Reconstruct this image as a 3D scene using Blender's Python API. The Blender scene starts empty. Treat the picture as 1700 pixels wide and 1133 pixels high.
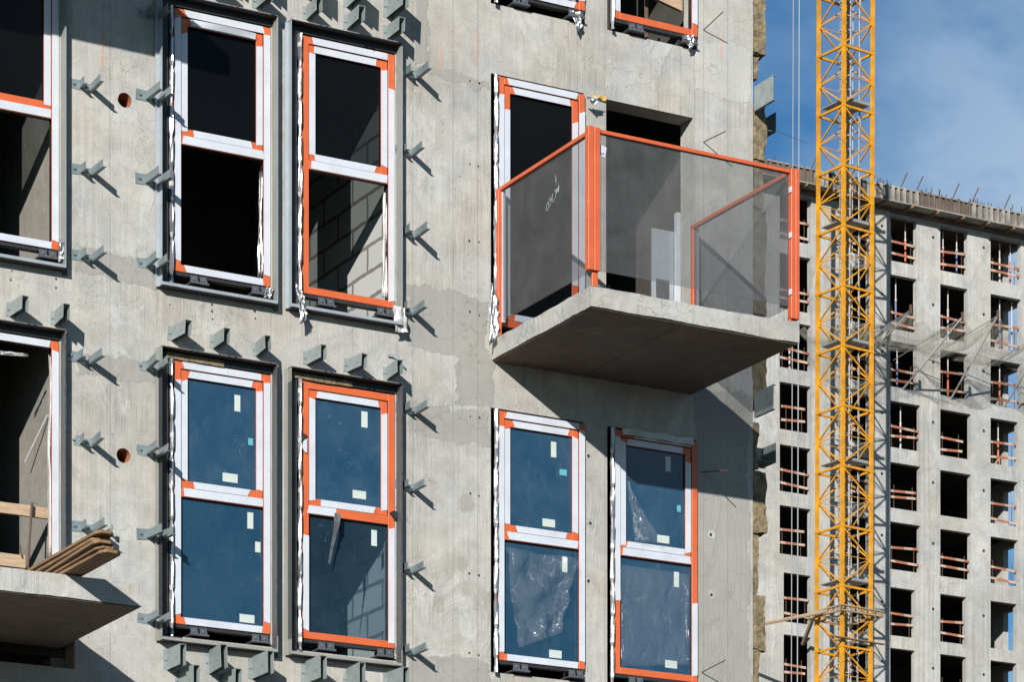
import bpy, math, random
from mathutils import Vector, Matrix, noise
random.seed(7)
R = math.radians
sc = bpy.context.scene
col = sc.collection
# ---------------------------------------------------------------- camera (level, lens shifted up)
F = 5308.0; CY = -25.1; CZ = 1.6
VX, VY = .486, .874
cam_d = bpy.data.cameras.new('camera'); cam = bpy.data.objects.new('camera', cam_d); col.objects.link(cam)
cam.location = (0, CY, CZ); cam.rotation_euler = (R(90), 0, -math.atan2(VX, VY))
cam_d.sensor_width = 36; cam_d.sensor_fit = 'HORIZONTAL'; cam_d.lens = F/1700*36
cam_d.shift_y = (2200-566.5)/1700; cam_d.shift_x = 0
cam_d.clip_start = .5; cam_d.clip_end = 5000
sc.camera = cam
def at(px, py, Y):
    """photo pixel -> point on the upright plane y=Y (used to read positions off the photograph)"""
    s = (px-850)/F; dx = VX+VY*s; dy = VY-VX*s; t = (Y-CY)/dy
    return Vector((t*dx, Y, CZ+(2200-py)/F*t))
def atx(px, py, X):
    s = (px-850)/F; dx = VX+VY*s; dy = VY-VX*s; t = X/dx
    return Vector((X, CY+t*dy, CZ+(2200-py)/F*t))
# ---------------------------------------------------------------- light
SUN = Vector((-1.52, -1.75, .905)).normalized()
EL = math.asin(SUN.z); AZ = math.atan2(SUN.x, SUN.y)
w = bpy.data.worlds.new('World'); sc.world = w; w.use_nodes = True
nt = w.node_tree; N = nt.nodes; L = nt.links
for n in list(N): N.remove(n)
out = N.new('ShaderNodeOutputWorld'); bg = N.new('ShaderNodeBackground'); sky = N.new('ShaderNodeTexSky')
sky.sky_type = 'NISHITA'; sky.sun_disc = False; sky.sun_elevation = EL; sky.sun_rotation = AZ
sky.air_density = 1.0; sky.dust_density = .6; sky.ozone_density = 2.2
bg.inputs[1].default_value = .05
tc = N.new('ShaderNodeTexCoord'); mp = N.new('ShaderNodeMapping'); mp.inputs['Scale'].default_value = (1, 1, 1.4)
mp.inputs['Rotation'].default_value = (.2, .3, .9)
n1 = N.new('ShaderNodeTexNoise'); n1.inputs['Scale'].default_value = 13.0; n1.inputs['Detail'].default_value = 9; n1.inputs['Roughness'].default_value = .56; n1.inputs['Distortion'].default_value = .15
cr = N.new('ShaderNodeValToRGB'); cr.color_ramp.elements[0].position = .40; cr.color_ramp.elements[0].color = (0, 0, 0, 1)
cr.color_ramp.elements[1].position = .66; cr.color_ramp.elements[1].color = (1, 1, 1, 1)
# more cloud towards the right and the horizon
dt = N.new('ShaderNodeVectorMath'); dt.operation = 'DOT_PRODUCT'
dv = Vector((VX+VY*.13, VY-VX*.13, .33)).normalized(); pv = Vector((VX-VY*.02+0, VY+VX*.02, .46)).normalized()
ax = (dv-pv).normalized(); dt.inputs[1].default_value = ax
mr = N.new('ShaderNodeMapRange'); mr.inputs[1].default_value = ax.dot(pv)+.05; mr.inputs[2].default_value = ax.dot(dv)+.02
mr.inputs[3].default_value = .0; mr.inputs[4].default_value = .72
mu = N.new('ShaderNodeMath'); mu.operation = 'MULTIPLY'; mu.use_clamp = True
mix = N.new('ShaderNodeMix'); mix.data_type = 'RGBA'
mix.inputs[7].default_value = (6.5, 8.2, 10.0, 1)
L.new(tc.outputs['Generated'], mp.inputs[0]); L.new(mp.outputs[0], n1.inputs[0]); L.new(n1.outputs[0], cr.inputs[0])
L.new(tc.outputs['Generated'], dt.inputs[0]); L.new(dt.outputs['Value'], mr.inputs[0])
L.new(cr.outputs[0], mu.inputs[0]); L.new(mr.outputs[0], mu.inputs[1])
tint = N.new('ShaderNodeMix'); tint.data_type = 'RGBA'; tint.blend_type = 'MULTIPLY'; tint.inputs[0].default_value = 1
tint.inputs[7].default_value = (.42, .84, 1.12, 1)
L.new(sky.outputs[0], tint.inputs[6]); L.new(tint.outputs[2], mix.inputs[6])
L.new(mu.outputs[0], mix.inputs[0]); L.new(mix.outputs[2], bg.inputs[0]); L.new(bg.outputs[0], out.inputs[0])
sd = bpy.data.lights.new('sun', 'SUN'); so = bpy.data.objects.new('sun', sd); col.objects.link(so)
sd.energy = 5.0; sd.angle = R(.5); sd.color = (1, .97, .93)
so.rotation_euler = SUN.to_track_quat('Z', 'Y').to_euler()
sc.view_settings.view_transform = 'Standard'; sc.view_settings.look = 'None'; sc.view_settings.exposure = .70; sc.view_settings.gamma = 1
sc.cycles.max_bounces = 6; sc.cycles.transparent_max_bounces = 16
# ---------------------------------------------------------------- materials
def newmat(name):
    m = bpy.data.materials.new(name); m.use_nodes = True
    return m, m.node_tree.nodes, m.node_tree.links, m.node_tree.nodes['Principled BSDF']
def M_(N, L, op, a, b=None, clamp=False):
    n = N.new('ShaderNodeMath'); n.operation = op; n.use_clamp = clamp
    for i, v in enumerate((a, b)):
        if v is None: continue
        if isinstance(v, (int, float)): n.inputs[i].default_value = v
        else: L.new(v, n.inputs[i])
    return n.outputs[0]
def mixc(N, L, fac, a, b, mode='MIX'):
    n = N.new('ShaderNodeMix'); n.data_type = 'RGBA'; n.blend_type = mode
    for k, v in ((0, fac), (6, a), (7, b)):
        if isinstance(v, (int, float)): n.inputs[k].default_value = v
        elif isinstance(v, tuple): n.inputs[k].default_value = v if len(v) == 4 else (*v, 1)
        else: L.new(v, n.inputs[k])
    return n.outputs[2]
def noise_n(N, L, vec, scale, detail=6, rough=.6, dist=0):
    n = N.new('ShaderNodeTexNoise'); n.inputs['Scale'].default_value = scale; n.inputs['Detail'].default_value = detail
    n.inputs['Roughness'].default_value = rough; n.inputs['Distortion'].default_value = dist; L.new(vec, n.inputs[0]); return n.outputs[0]
def ramp(N, L, v, p0, p1, a=0., b=1.):
    n = N.new('ShaderNodeMapRange'); n.inputs[1].default_value = p0; n.inputs[2].default_value = p1
    n.inputs[3].default_value = a; n.inputs[4].default_value = b; L.new(v, n.inputs[0]); return n.outputs[0]
def mapping(N, L, vec, scale, loc=(0, 0, 0)):
    n = N.new('ShaderNodeMapping'); n.inputs['Scale'].default_value = scale; n.inputs['Location'].default_value = loc; L.new(vec, n.inputs[0]); return n.outputs[0]
def simple(name, c, rough=.6, metal=0., var=.0, vscale=8, bump=0., bscale=60, stretch=(1, 1, 1)):
    c = tuple(k*.84 for k in c)
    m, N, L, P = newmat(name)
    P.inputs['Roughness'].default_value = rough; P.inputs['Metallic'].default_value = metal
    tc = N.new('ShaderNodeTexCoord'); v = mapping(N, L, tc.outputs['Object'], stretch)
    if var:
        f = ramp(N, L, noise_n(N, L, v, vscale), .3, .7, 1-var, 1+var*.6)
        L.new(mixc(N, L, 1., c, f, 'MULTIPLY'), P.inputs['Base Color'])
    else: P.inputs['Base Color'].default_value = (*c, 1)
    if bump:
        b = N.new('ShaderNodeBump'); b.inputs['Strength'].default_value = bump; b.inputs['Distance'].default_value = .01
        L.new(noise_n(N, L, v, bscale), b.inputs['Height']); L.new(b.outputs[0], P.inputs['Normal'])
    return m
def concrete(name, base, sc_=1., patches=(), ellipses=(), seams=(), light=(), streak=.12, bump=.5, pits=True):
    """board marked concrete: cloudy mottle, fine upright formwork streaks, pores, cracks, and repair patches given in metres"""
    base = tuple(k*.84 for k in base)
    m, N, L, P = newmat(name)
    P.inputs['Roughness'].default_value = .88; P.inputs['Specular IOR Level'].default_value = .25
    tc = N.new('ShaderNodeTexCoord'); O = tc.outputs['Object']
    big = ramp(N, L, noise_n(N, L, mapping(N, L, O, (sc_, sc_, sc_)), .9, 4, .55), .3, .7, .86, 1.12)
    mid = ramp(N, L, noise_n(N, L, mapping(N, L, O, (sc_, sc_, sc_)), 5.5, 9, .68, .4), .28, .72, .80, 1.15)
    st = noise_n(N, L, mapping(N, L, O, (30*sc_, 30*sc_, .45*sc_)), 1.0, 7, .65)
    sg = ramp(N, L, noise_n(N, L, mapping(N, L, O, (.9*sc_, .9*sc_, .5*sc_), (2, 8, 4)), 1.0, 4), .38, .62)
    stf = ramp(N, L, M_(N, L, 'MULTIPLY', M_(N, L, 'SUBTRACT', st, .5), sg), -.2, .2, 1-streak*1.2, 1+streak)
    st2 = noise_n(N, L, mapping(N, L, O, (150*sc_, 150*sc_, 2.2*sc_)), 1.0, 4, .6)
    gate = ramp(N, L, noise_n(N, L, mapping(N, L, O, (1.3*sc_, 1.3*sc_, .8*sc_), (3, 1, 7)), 1.0, 3), .42, .6)
    st2f = ramp(N, L, M_(N, L, 'MULTIPLY', ramp(N, L, st2, .48, .66), gate, True), 0, 1, 1, .76)
    fine = ramp(N, L, noise_n(N, L, mapping(N, L, O, (sc_, sc_, sc_)), 60, 5, .75), .3, .7, .84, 1.13)
    f = big
    for k in (mid, stf, st2f, fine): f = M_(N, L, 'MULTIPLY', f, k)
    warm = ramp(N, L, noise_n(N, L, mapping(N, L, O, (sc_, sc_, sc_), (5, 2, 9)), 1.7, 5), .35, .65)
    c = mixc(N, L, warm, base, (base[0]*1.05, base[1]*.99, base[2]*.9))
    c = mixc(N, L, 1., c, f, 'MULTIPLY')
    smr = noise_n(N, L, mapping(N, L, O, (1.6*sc_, 1.6*sc_, 1.0*sc_), (11, 3, 5)), 1.0, 9, .72, 1.2)
    smf = ramp(N, L, smr, .56, .62)
    c = mixc(N, L, M_(N, L, 'MULTIPLY', smf, .55), c, mixc(N, L, 1., (base[0]*1.18, base[1]*1.19, base[2]*1.19), mid, 'MULTIPLY'))
    smd = ramp(N, L, smr, .385, .35)
    c = mixc(N, L, M_(N, L, 'MULTIPLY', smd, .5), c, mixc(N, L, 1., (base[0]*.70, base[1]*.68, base[2]*.64), mid, 'MULTIPLY'))
    hgt = M_(N, L, 'ADD', M_(N, L, 'ADD', M_(N, L, 'MULTIPLY', M_(N, L, 'ADD', mid, smf), .5), M_(N, L, 'MULTIPLY', fine, .35)), M_(N, L, 'MULTIPLY', M_(N, L, 'ADD', stf, st2f), 1.0))
    sx = N.new('ShaderNodeSeparateXYZ'); L.new(O, sx.inputs[0])
    if patches or ellipses or light:
        w1 = noise_n(N, L, O, 3.2, 6, .65); w2 = noise_n(N, L, mapping(N, L, O, (1, 1, 1), (9, 4, 2)), 3.2, 6, .65)
        X = M_(N, L, 'ADD', sx.outputs[0], M_(N, L, 'MULTIPLY', M_(N, L, 'SUBTRACT', w1, .5), .32))
        Z = M_(N, L, 'ADD', sx.outputs[2], M_(N, L, 'MULTIPLY', M_(N, L, 'SUBTRACT', w2, .5), .32))
        def rect(x0, x1, z0, z1):
            a = M_(N, L, 'SUBTRACT', (x1-x0)/2, M_(N, L, 'ABSOLUTE', M_(N, L, 'SUBTRACT', X, (x0+x1)/2)))
            b = M_(N, L, 'SUBTRACT', (z1-z0)/2, M_(N, L, 'ABSOLUTE', M_(N, L, 'SUBTRACT', Z, (z0+z1)/2)))
            return M_(N, L, 'MULTIPLY', M_(N, L, 'MINIMUM', a, b), 90., True)
        def fold(lst, fn):
            acc = None
            for r in lst:
                v = fn(*r); acc = v if acc is None else M_(N, L, 'MAXIMUM', acc, v)
            return acc
        if patches:
            pm = fold(patches, rect)
            smooth = mixc(N, L, 1., (base[0]*.71, base[1]*.70, base[2]*.67), ramp(N, L, noise_n(N, L, O, 2.6, 8, .6, .8), .3, .7, .9, 1.08), 'MULTIPLY')
            c = mixc(N, L, M_(N, L, 'MULTIPLY', pm, .86), c, smooth)
            hgt = M_(N, L, 'ADD', hgt, M_(N, L, 'MULTIPLY', pm, .5))
        if light:
            lm = fold(light, rect)
            c = mixc(N, L, M_(N, L, 'MULTIPLY', lm, .5), c, (base[0]*1.12, base[1]*1.13, base[2]*1.12))
            hgt = M_(N, L, 'ADD', hgt, M_(N, L, 'MULTIPLY', lm, .6))
        if ellipses:
            def ell(cx, cz, rx, rz):
                a = M_(N, L, 'POWER', M_(N, L, 'MULTIPLY', M_(N, L, 'SUBTRACT', X, cx), 1/rx), 2.)
                b = M_(N, L, 'POWER', M_(N, L, 'MULTIPLY', M_(N, L, 'SUBTRACT', Z, cz), 1/rz), 2.)
                return M_(N, L, 'MULTIPLY', M_(N, L, 'SUBTRACT', 1., M_(N, L, 'ADD', a, b)), 14., True)
            em = fold(ellipses, ell)
            c = mixc(N, L, M_(N, L, 'MULTIPLY', em, .8), c, (base[0]*.76, base[1]*.73, base[2]*.68))
    if seams:
        sm = None
        for x in seams:
            v = M_(N, L, 'LESS_THAN', M_(N, L, 'ABSOLUTE', M_(N, L, 'SUBTRACT', M_(N, L, 'ADD', sx.outputs[0], M_(N, L, 'MULTIPLY', mid, .01)), x)), .0045)
            sm = v if sm is None else M_(N, L, 'MAXIMUM', sm, v)
        c = mixc(N, L, M_(N, L, 'MULTIPLY', sm, .33), c, (base[0]*.4, base[1]*.4, base[2]*.38))
        hgt = M_(N, L, 'SUBTRACT', hgt, M_(N, L, 'MULTIPLY', sm, .8))
    if pits:
        vo = N.new('ShaderNodeTexVoronoi'); vo.inputs['Scale'].default_value = 9*sc_; L.new(O, vo.inputs[0])
        hole = M_(N, L, 'MULTIPLY', M_(N, L, 'LESS_THAN', vo.outputs['Distance'], .075), ramp(N, L, noise_n(N, L, O, 2.2*sc_, 2), .5, .56))
        vd = N.new('ShaderNodeTexVoronoi'); vd.feature = 'DISTANCE_TO_EDGE'; vd.inputs['Scale'].default_value = 1.6*sc_
        wv = N.new('ShaderNodeVectorMath'); wv.operation = 'ADD'; nn = N.new('ShaderNodeTexNoise'); nn.inputs['Scale'].default_value = 3; nn.inputs['Detail'].default_value = 6
        L.new(O, nn.inputs[0]); L.new(O, wv.inputs[0]); L.new(nn.outputs['Color'], wv.inputs[1]); L.new(wv.outputs[0], vd.inputs[0])
        crk = M_(N, L, 'MULTIPLY', M_(N, L, 'LESS_THAN', vd.outputs['Distance'], .006), ramp(N, L, noise_n(N, L, O, 1.3*sc_, 2), .5, .56))
        dk = M_(N, L, 'MAXIMUM', hole, M_(N, L, 'MULTIPLY', crk, .5))
        c = mixc(N, L, M_(N, L, 'MULTIPLY', dk, .6), c, (base[0]*.3, base[1]*.3, base[2]*.28))
        hgt = M_(N, L, 'SUBTRACT', hgt, dk)
    L.new(c, P.inputs['Base Color'])
    b = N.new('ShaderNodeBump'); b.inputs['Strength'].default_value = bump; b.inputs['Distance'].default_value = .012/sc_
    L.new(hgt, b.inputs['Height']); L.new(b.outputs[0], P.inputs['Normal'])
    return m
def rc(x0, y0, x1, y1):
    a = at(x0, y0, 0); b = at(x1, y1, 0); return (a.x, b.x, b.z, a.z)
PATCH = [rc(124, 408, 262, 478), rc(124, 580, 262, 640), rc(674, 104, 815, 150), rc(690, -60, 712, 110), rc(674, 470, 812, 600), rc(758, 585, 820, 680), rc(674, 664, 812, 740), rc(674, 1082, 812, 1180), rc(1150, 640, 1245, 1180)]
LIGHT = [rc(712, 20, 1150, 120), rc(1155, 60, 1246, 175)]
ELL = [(at(772, 838, 0).x, at(772, 838, 0).z, .09, .11), (at(771, 939, 0).x, at(771, 939, 0).z, .085, .08), (at(730, 1002, 0).x, at(730, 1002, 0).z, .065, .08)]
SEAM = [at(p, 300, 0).x for p in (185, 687, 754, 795, 960, 1006, 1155, 1170, 1210)]
m_wall = concrete('board_marked_concrete', (.375, .368, .35), 1., PATCH, ELL, SEAM, LIGHT)
m_slab = concrete('balcony_concrete', (.37, .368, .355), 1., streak=.05, bump=.8)
m_soffit = concrete('formwork_stained_soffit', (.185, .155, .13), 1., streak=.08)  # brown formwork stain, darkened further to stand in for shade underneath
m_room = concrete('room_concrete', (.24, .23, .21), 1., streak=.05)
m_roomd = concrete('dark_room_concrete', (.06, .056, .05), 1., streak=.05)  # room concrete darkened in colour so interiors read as unlit
m_far = concrete('far_concrete', (.375, .375, .365), .22, streak=.2, bump=.4)
def block_mat():
    m, N, L, P = newmat('aerated_block_masonry')
    tc = N.new('ShaderNodeTexCoord'); s = N.new('ShaderNodeSeparateXYZ'); c = N.new('ShaderNodeCombineXYZ')
    L.new(tc.outputs['Object'], s.inputs[0]); L.new(s.outputs[1], c.inputs[0]); L.new(s.outputs[2], c.inputs[1])
    wob = noise_n(N, L, tc.outputs['Object'], 9, 4); wv = N.new('ShaderNodeVectorMath'); wv.operation = 'ADD'
    w2 = N.new('ShaderNodeCombineXYZ'); L.new(M_(N, L, 'MULTIPLY', wob, .03), w2.inputs[0]); L.new(M_(N, L, 'MULTIPLY', wob, .03), w2.inputs[1])
    L.new(c.outputs[0], wv.inputs[0]); L.new(w2.outputs[0], wv.inputs[1])
    b = N.new('ShaderNodeTexBrick'); b.inputs['Scale'].default_value = 1; b.inputs['Brick Width'].default_value = .6; b.inputs['Row Height'].default_value = .235
    b.inputs['Mortar Size'].default_value = .019; b.inputs['Mortar Smooth'].default_value = .15
    b.inputs['Color1'].default_value = (.36, .36, .345, 1); b.inputs['Color2'].default_value = (.31, .31, .30, 1); b.inputs['Mortar'].default_value = (.13, .115, .10, 1)
    L.new(wv.outputs[0], b.inputs[0]); L.new(b.outputs[0], P.inputs['Base Color']); P.inputs['Roughness'].default_value = .9
    return m
m_block = block_mat()
m_orange = simple('orange_frame_paint', (.53, .105, .030), .45, 0, .14, 5, .2, 30)
m_orange2 = simple('orange_railing_paint', (.52, .098, .030), .45, 0, .14, 4, .2, 30)
m_tape = simple('white_protective_tape', (.50, .52, .56), .38, 0, .10, 4, .35, 14)
m_galv = simple('grey_green_galvanised_steel', (.25, .285, .275), .5, .2, .22, 9)
m_galvb = simple('bluish_zinc_steel', (.20, .24, .25), .45, .3, .25, 12)
m_casing = simple('pale_galvanised_sheet', (.33, .365, .39), .45, .25, .12, 6)
m_casein = simple('primed_inner_sheet', (.23, .23, .205), .6, .0, .12, 5)
m_film = simple('grey_plastic_wrap', (.07, .072, .074), .42, 0, .25, 9, .5, 30, (6, 6, .6))
m_foil = simple('crumpled_foil', (.50, .50, .505), .34, .8, .4, 16, .8, 22, (1, 1, .35))
m_foilw = simple('white_foil_tape', (.52, .51, .49), .5, .2, .1, 20, .6, 60)
m_black = simple('black_membrane', (.018, .019, .021), .5, 0, .3, 12, .6, 40)  # membrane and rubber; also painted shade under and beside the casings
m_dark = simple('dark_grey_steel', (.13, .135, .145), .42, .5, .15, 20)
m_bolt = simple('bright_bolt_steel', (.55, .56, .58), .3, .9)
m_wool = simple('mineral_wool', (.21, .16, .09), .95, 0, .6, 12, 2.0, 30, (1, 1, 1))
m_rust = simple('rusty_rebar', (.10, .052, .032), .85, 0, .3, 30)
m_rustpipe = simple('rusty_sleeve', (.33, .12, .05), .85, 0, .3, 30)
m_wood = simple('weathered_timber', (.25, .145, .07), .8, 0, .5, 5, .8, 14, (12, .7, 12))
m_wood2 = simple('fresh_timber', (.42, .29, .185), .8, 0, .25, 6, .4, 40, (1, 8, 8))
m_yel = simple('yellow_crane_paint', (.60, .262, .006), .5, 0, .35, 1.4)
m_ydk = simple('galvanised_platform', (.30, .30, .30), .6, .3, .1, 3)
m_collar = simple('beige_tie_frame_paint', (.30, .22, .14), .7, 0, .2, 2)
m_cable = simple('steel_cable', (.22, .23, .23), .6, .3)
m_net = None
m_paint = simple('orange_spray_paint', (.80, .26, .06), .8, 0, .3, 30)
m_sticker = simple('pale_label_paper', (.46, .51, .47), .5, 0, .08, 12)
m_teal = simple('teal_label_paper', (.10, .33, .40), .5)
m_foam = simple('yellow_foam', (.62, .36, .06), .9, 0, .3, 30, 1., 60)
def glass_blue(name, c, clear, haze):
    """window pane under a scratched blue protective film"""
    m, N, L, P = newmat(name); o = N['Material Output']
    tc = N.new('ShaderNodeTexCoord'); O = tc.outputs['Object']
    w_ = N.new('ShaderNodeVectorMath'); w_.operation = 'ADD'; nn = N.new('ShaderNodeTexNoise'); nn.inputs['Scale'].default_value = 2.2; nn.inputs['Detail'].default_value = 3
    L.new(O, nn.inputs[0]); L.new(O, w_.inputs[0]); L.new(nn.outputs['Color'], w_.inputs[1])
    vd = N.new('ShaderNodeTexNoise'); vd.inputs['Scale'].default_value = 5; vd.inputs['Detail'].default_value = 2; L.new(mapping(N, L, w_.outputs[0], (1.6, 1, .5)), vd.inputs[0])
    line = ramp(N, L, M_(N, L, 'ABSOLUTE', M_(N, L, 'SUBTRACT', vd.outputs[0], .5)), 0, .0035, 1, 0)
    gate = ramp(N, L, noise_n(N, L, O, 5, 2), .56, .66)
    line = M_(N, L, 'MULTIPLY', line, gate, True)
    cl = M_(N, L, 'ADD', M_(N, L, 'MULTIPLY', ramp(N, L, noise_n(N, L, O, 2.1, 4, .6), .35, .7), .8), ramp(N, L, noise_n(N, L, mapping(N, L, O, (1, 1, .5)), 7, 8, .7, .5), .5, .85))
    haz = M_(N, L, 'MULTIPLY', M_(N, L, 'ADD', cl, M_(N, L, 'MULTIPLY', line, 7.)), haze, True)
    L.new(mixc(N, L, haz, c, (.30, .38, .44)), P.inputs['Base Color'])
    P.inputs['Roughness'].default_value = .07; P.inputs['Specular IOR Level'].default_value = .6
    b = N.new('ShaderNodeBump'); b.inputs['Strength'].default_value = .12; b.inputs['Distance'].default_value = .01; L.new(noise_n(N, L, O, 4, 3), b.inputs['Height']); L.new(b.outputs[0], P.inputs['Normal'])
    tr = N.new('ShaderNodeBsdfTransparent'); tr.inputs[0].default_value = (.86, .93, .97, 1)
    mx = N.new('ShaderNodeMixShader'); L.new(M_(N, L, 'SUBTRACT', clear, M_(N, L, 'MULTIPLY', haz, clear), True), mx.inputs[0])
    L.new(P.outputs[0], mx.inputs[1]); L.new(tr.outputs[0], mx.inputs[2]); L.new(mx.outputs[0], o.inputs[0])
    return m
m_gl = glass_blue('blue_filmed_glass', (.009, .040, .078), .10, .075)
m_gl0 = glass_blue('deep_blue_filmed_glass', (.008, .036, .068), .06, .045)
m_gl2 = glass_blue('clearer_blue_glass', (.022, .055, .085), .80, .06)
def glass_dark():
    m, N, L, P = newmat('dark_clear_glass'); o = N['Material Output']
    P.inputs['Base Color'].default_value = (.01, .011, .012, 1); P.inputs['Roughness'].default_value = .05
    tr = N.new('ShaderNodeBsdfTransparent'); tr.inputs[0].default_value = (.62, .65, .65, 1)
    mx = N.new('ShaderNodeMixShader'); mx.inputs[0].default_value = .8; L.new(P.outputs[0], mx.inputs[1]); L.new(tr.outputs[0], mx.inputs[2]); L.new(mx.outputs[0], o.inputs[0])
    return m
m_gldark = glass_dark()
def glass_rail():
    m, N, L, P = newmat('smoky_railing_glass'); o = N['Material Output']
    tc = N.new('ShaderNodeTexCoord'); O = tc.outputs['Object']
    st = ramp(N, L, noise_n(N, L, mapping(N, L, O, (60, 60, 1)), 1, 6, .7), .35, .7)
    P.inputs['Roughness'].default_value = .12; L.new(mixc(N, L, st, (.17, .172, .17), (.23, .232, .23)), P.inputs['Base Color'])
    tr = N.new('ShaderNodeBsdfTransparent'); tr.inputs[0].default_value = (.80, .81, .82, 1)
    mx = N.new('ShaderNodeMixShader'); L.new(ramp(N, L, noise_n(N, L, O, 2.4, 6, .65, .5), .35, .7, .88, .79), mx.inputs[0]); L.new(P.outputs[0], mx.inputs[1]); L.new(tr.outputs[0], mx.inputs[2]); L.new(mx.outputs[0], o.inputs[0])
    return m
m_glr = glass_rail()
def film_mat(name, dens, amt, stv):
    """thin clear polythene: mostly see-through, white only along creases and where it catches the light"""
    m, N, L, P = newmat(name); o = N['Material Output']
    tc = N.new('ShaderNodeTexCoord'); O = tc.outputs['Object']
    P.inputs['Base Color'].default_value = (.36, .39, .42, 1); P.inputs['Roughness'].default_value = .22; P.inputs['Specular IOR Level'].default_value = 1.
    nn = N.new('ShaderNodeTexNoise'); nn.inputs['Scale'].default_value = 2.5; nn.inputs['Detail'].default_value = 4; L.new(O, nn.inputs[0])
    ad = N.new('ShaderNodeVectorMath'); ad.operation = 'MULTIPLY_ADD'; ad.inputs[1].default_value = (.35, .35, .35); L.new(nn.outputs['Color'], ad.inputs[0]); L.new(O, ad.inputs[2])
    def crease(sc_, st, wd):
        v = N.new('ShaderNodeTexVoronoi'); v.feature = 'DISTANCE_TO_EDGE'; v.inputs['Scale'].default_value = sc_
        L.new(mapping(N, L, ad.outputs[0], st), v.inputs[0]); return ramp(N, L, v.outputs['Distance'], 0, wd, 1, 0), v.outputs['Distance']
    c1, d1 = crease(3.2, stv, .02); c2, d2 = crease(8, stv, .03)
    gate = ramp(N, L, noise_n(N, L, O, 4, 3), .48, .66)
    al = M_(N, L, 'ADD', dens, M_(N, L, 'MULTIPLY', M_(N, L, 'ADD', M_(N, L, 'MULTIPLY', c1, amt), M_(N, L, 'MULTIPLY', c2, amt*.7)), gate), True)
    b = N.new('ShaderNodeBump'); b.inputs['Strength'].default_value = .9; b.inputs['Distance'].default_value = .05; L.new(M_(N, L, 'ADD', d1, M_(N, L, 'MULTIPLY', d2, .4)), b.inputs['Height']); L.new(b.outputs[0], P.inputs['Normal'])
    tr = N.new('ShaderNodeBsdfTransparent'); mx = N.new('ShaderNodeMixShader')
    L.new(al, mx.inputs[0]); L.new(tr.outputs[0], mx.inputs[1]); L.new(P.outputs[0], mx.inputs[2]); L.new(mx.outputs[0], o.inputs[0])
    return m
m_sheet = film_mat('clear_plastic_sheet', .05, .26, (1, 1, .5))
m_sheet2 = film_mat('taut_plastic_film', .05, .12, (1, 1, .22))
def net_mat():
    m, N, L, P = newmat('dusty_safety_netting'); o = N['Material Output']
    tc = N.new('ShaderNodeTexCoord'); O = tc.outputs['Object']
    P.inputs['Base Color'].default_value = (.22, .21, .175, 1); P.inputs['Roughness'].default_value = .9
    a = ramp(N, L, noise_n(N, L, O, 1.3, 6, .7, 1.), .3, .7, .18, .78)
    tr = N.new('ShaderNodeBsdfTransparent'); mx = N.new('ShaderNodeMixShader'); L.new(M_(N, L, 'MULTIPLY', a, .5), mx.inputs[0]); L.new(tr.outputs[0], mx.inputs[1]); L.new(P.outputs[0], mx.inputs[2]); L.new(mx.outputs[0], o.inputs[0])
    return m
m_net = net_mat()
def stripe_mat(name, a, b_, s, vec=(1, 0, 0)):
    m, N, L, P = newmat(name); tc = N.new('ShaderNodeTexCoord'); sx = N.new('ShaderNodeSeparateXYZ'); L.new(tc.outputs['Object'], sx.inputs[0])
    f = M_(N, L, 'GREATER_THAN', M_(N, L, 'SINE', M_(N, L, 'MULTIPLY', M_(N, L, 'ADD', sx.outputs[0], M_(N, L, 'MULTIPLY', sx.outputs[2], .3)), s)), .25)
    d = noise_n(N, L, tc.outputs['Object'], 1.5, 4)
    c = mixc(N, L, f, a, b_); c = mixc(N, L, 1., c, ramp(N, L, d, .3, .7, .7, 1.1), 'MULTIPLY')
    L.new(c, P.inputs['Base Color']); P.inputs['Roughness'].default_value = .7
    return m
m_rails = stripe_mat('orange_white_guard_paint', (.30, .11, .06), (.40, .29, .22), 5.)
m_propo = simple('orange_prop_paint', (.60, .14, .05), .6)
m_propb = simple('blue_prop_paint', (.12, .17, .30), .6)
m_propw = simple('pale_prop_steel', (.45, .42, .40), .6)
m_ground = simple('dusty_ground', (.055, .048, .04), .95, 0, .3, .4)
m_form = simple('grimy_formwork', (.13, .10, .08), .85, 0, .5, .9)
m_formr = simple('formwork_rib_aluminium', (.30, .28, .25), .7, .1, .6, 1.4)
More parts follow.
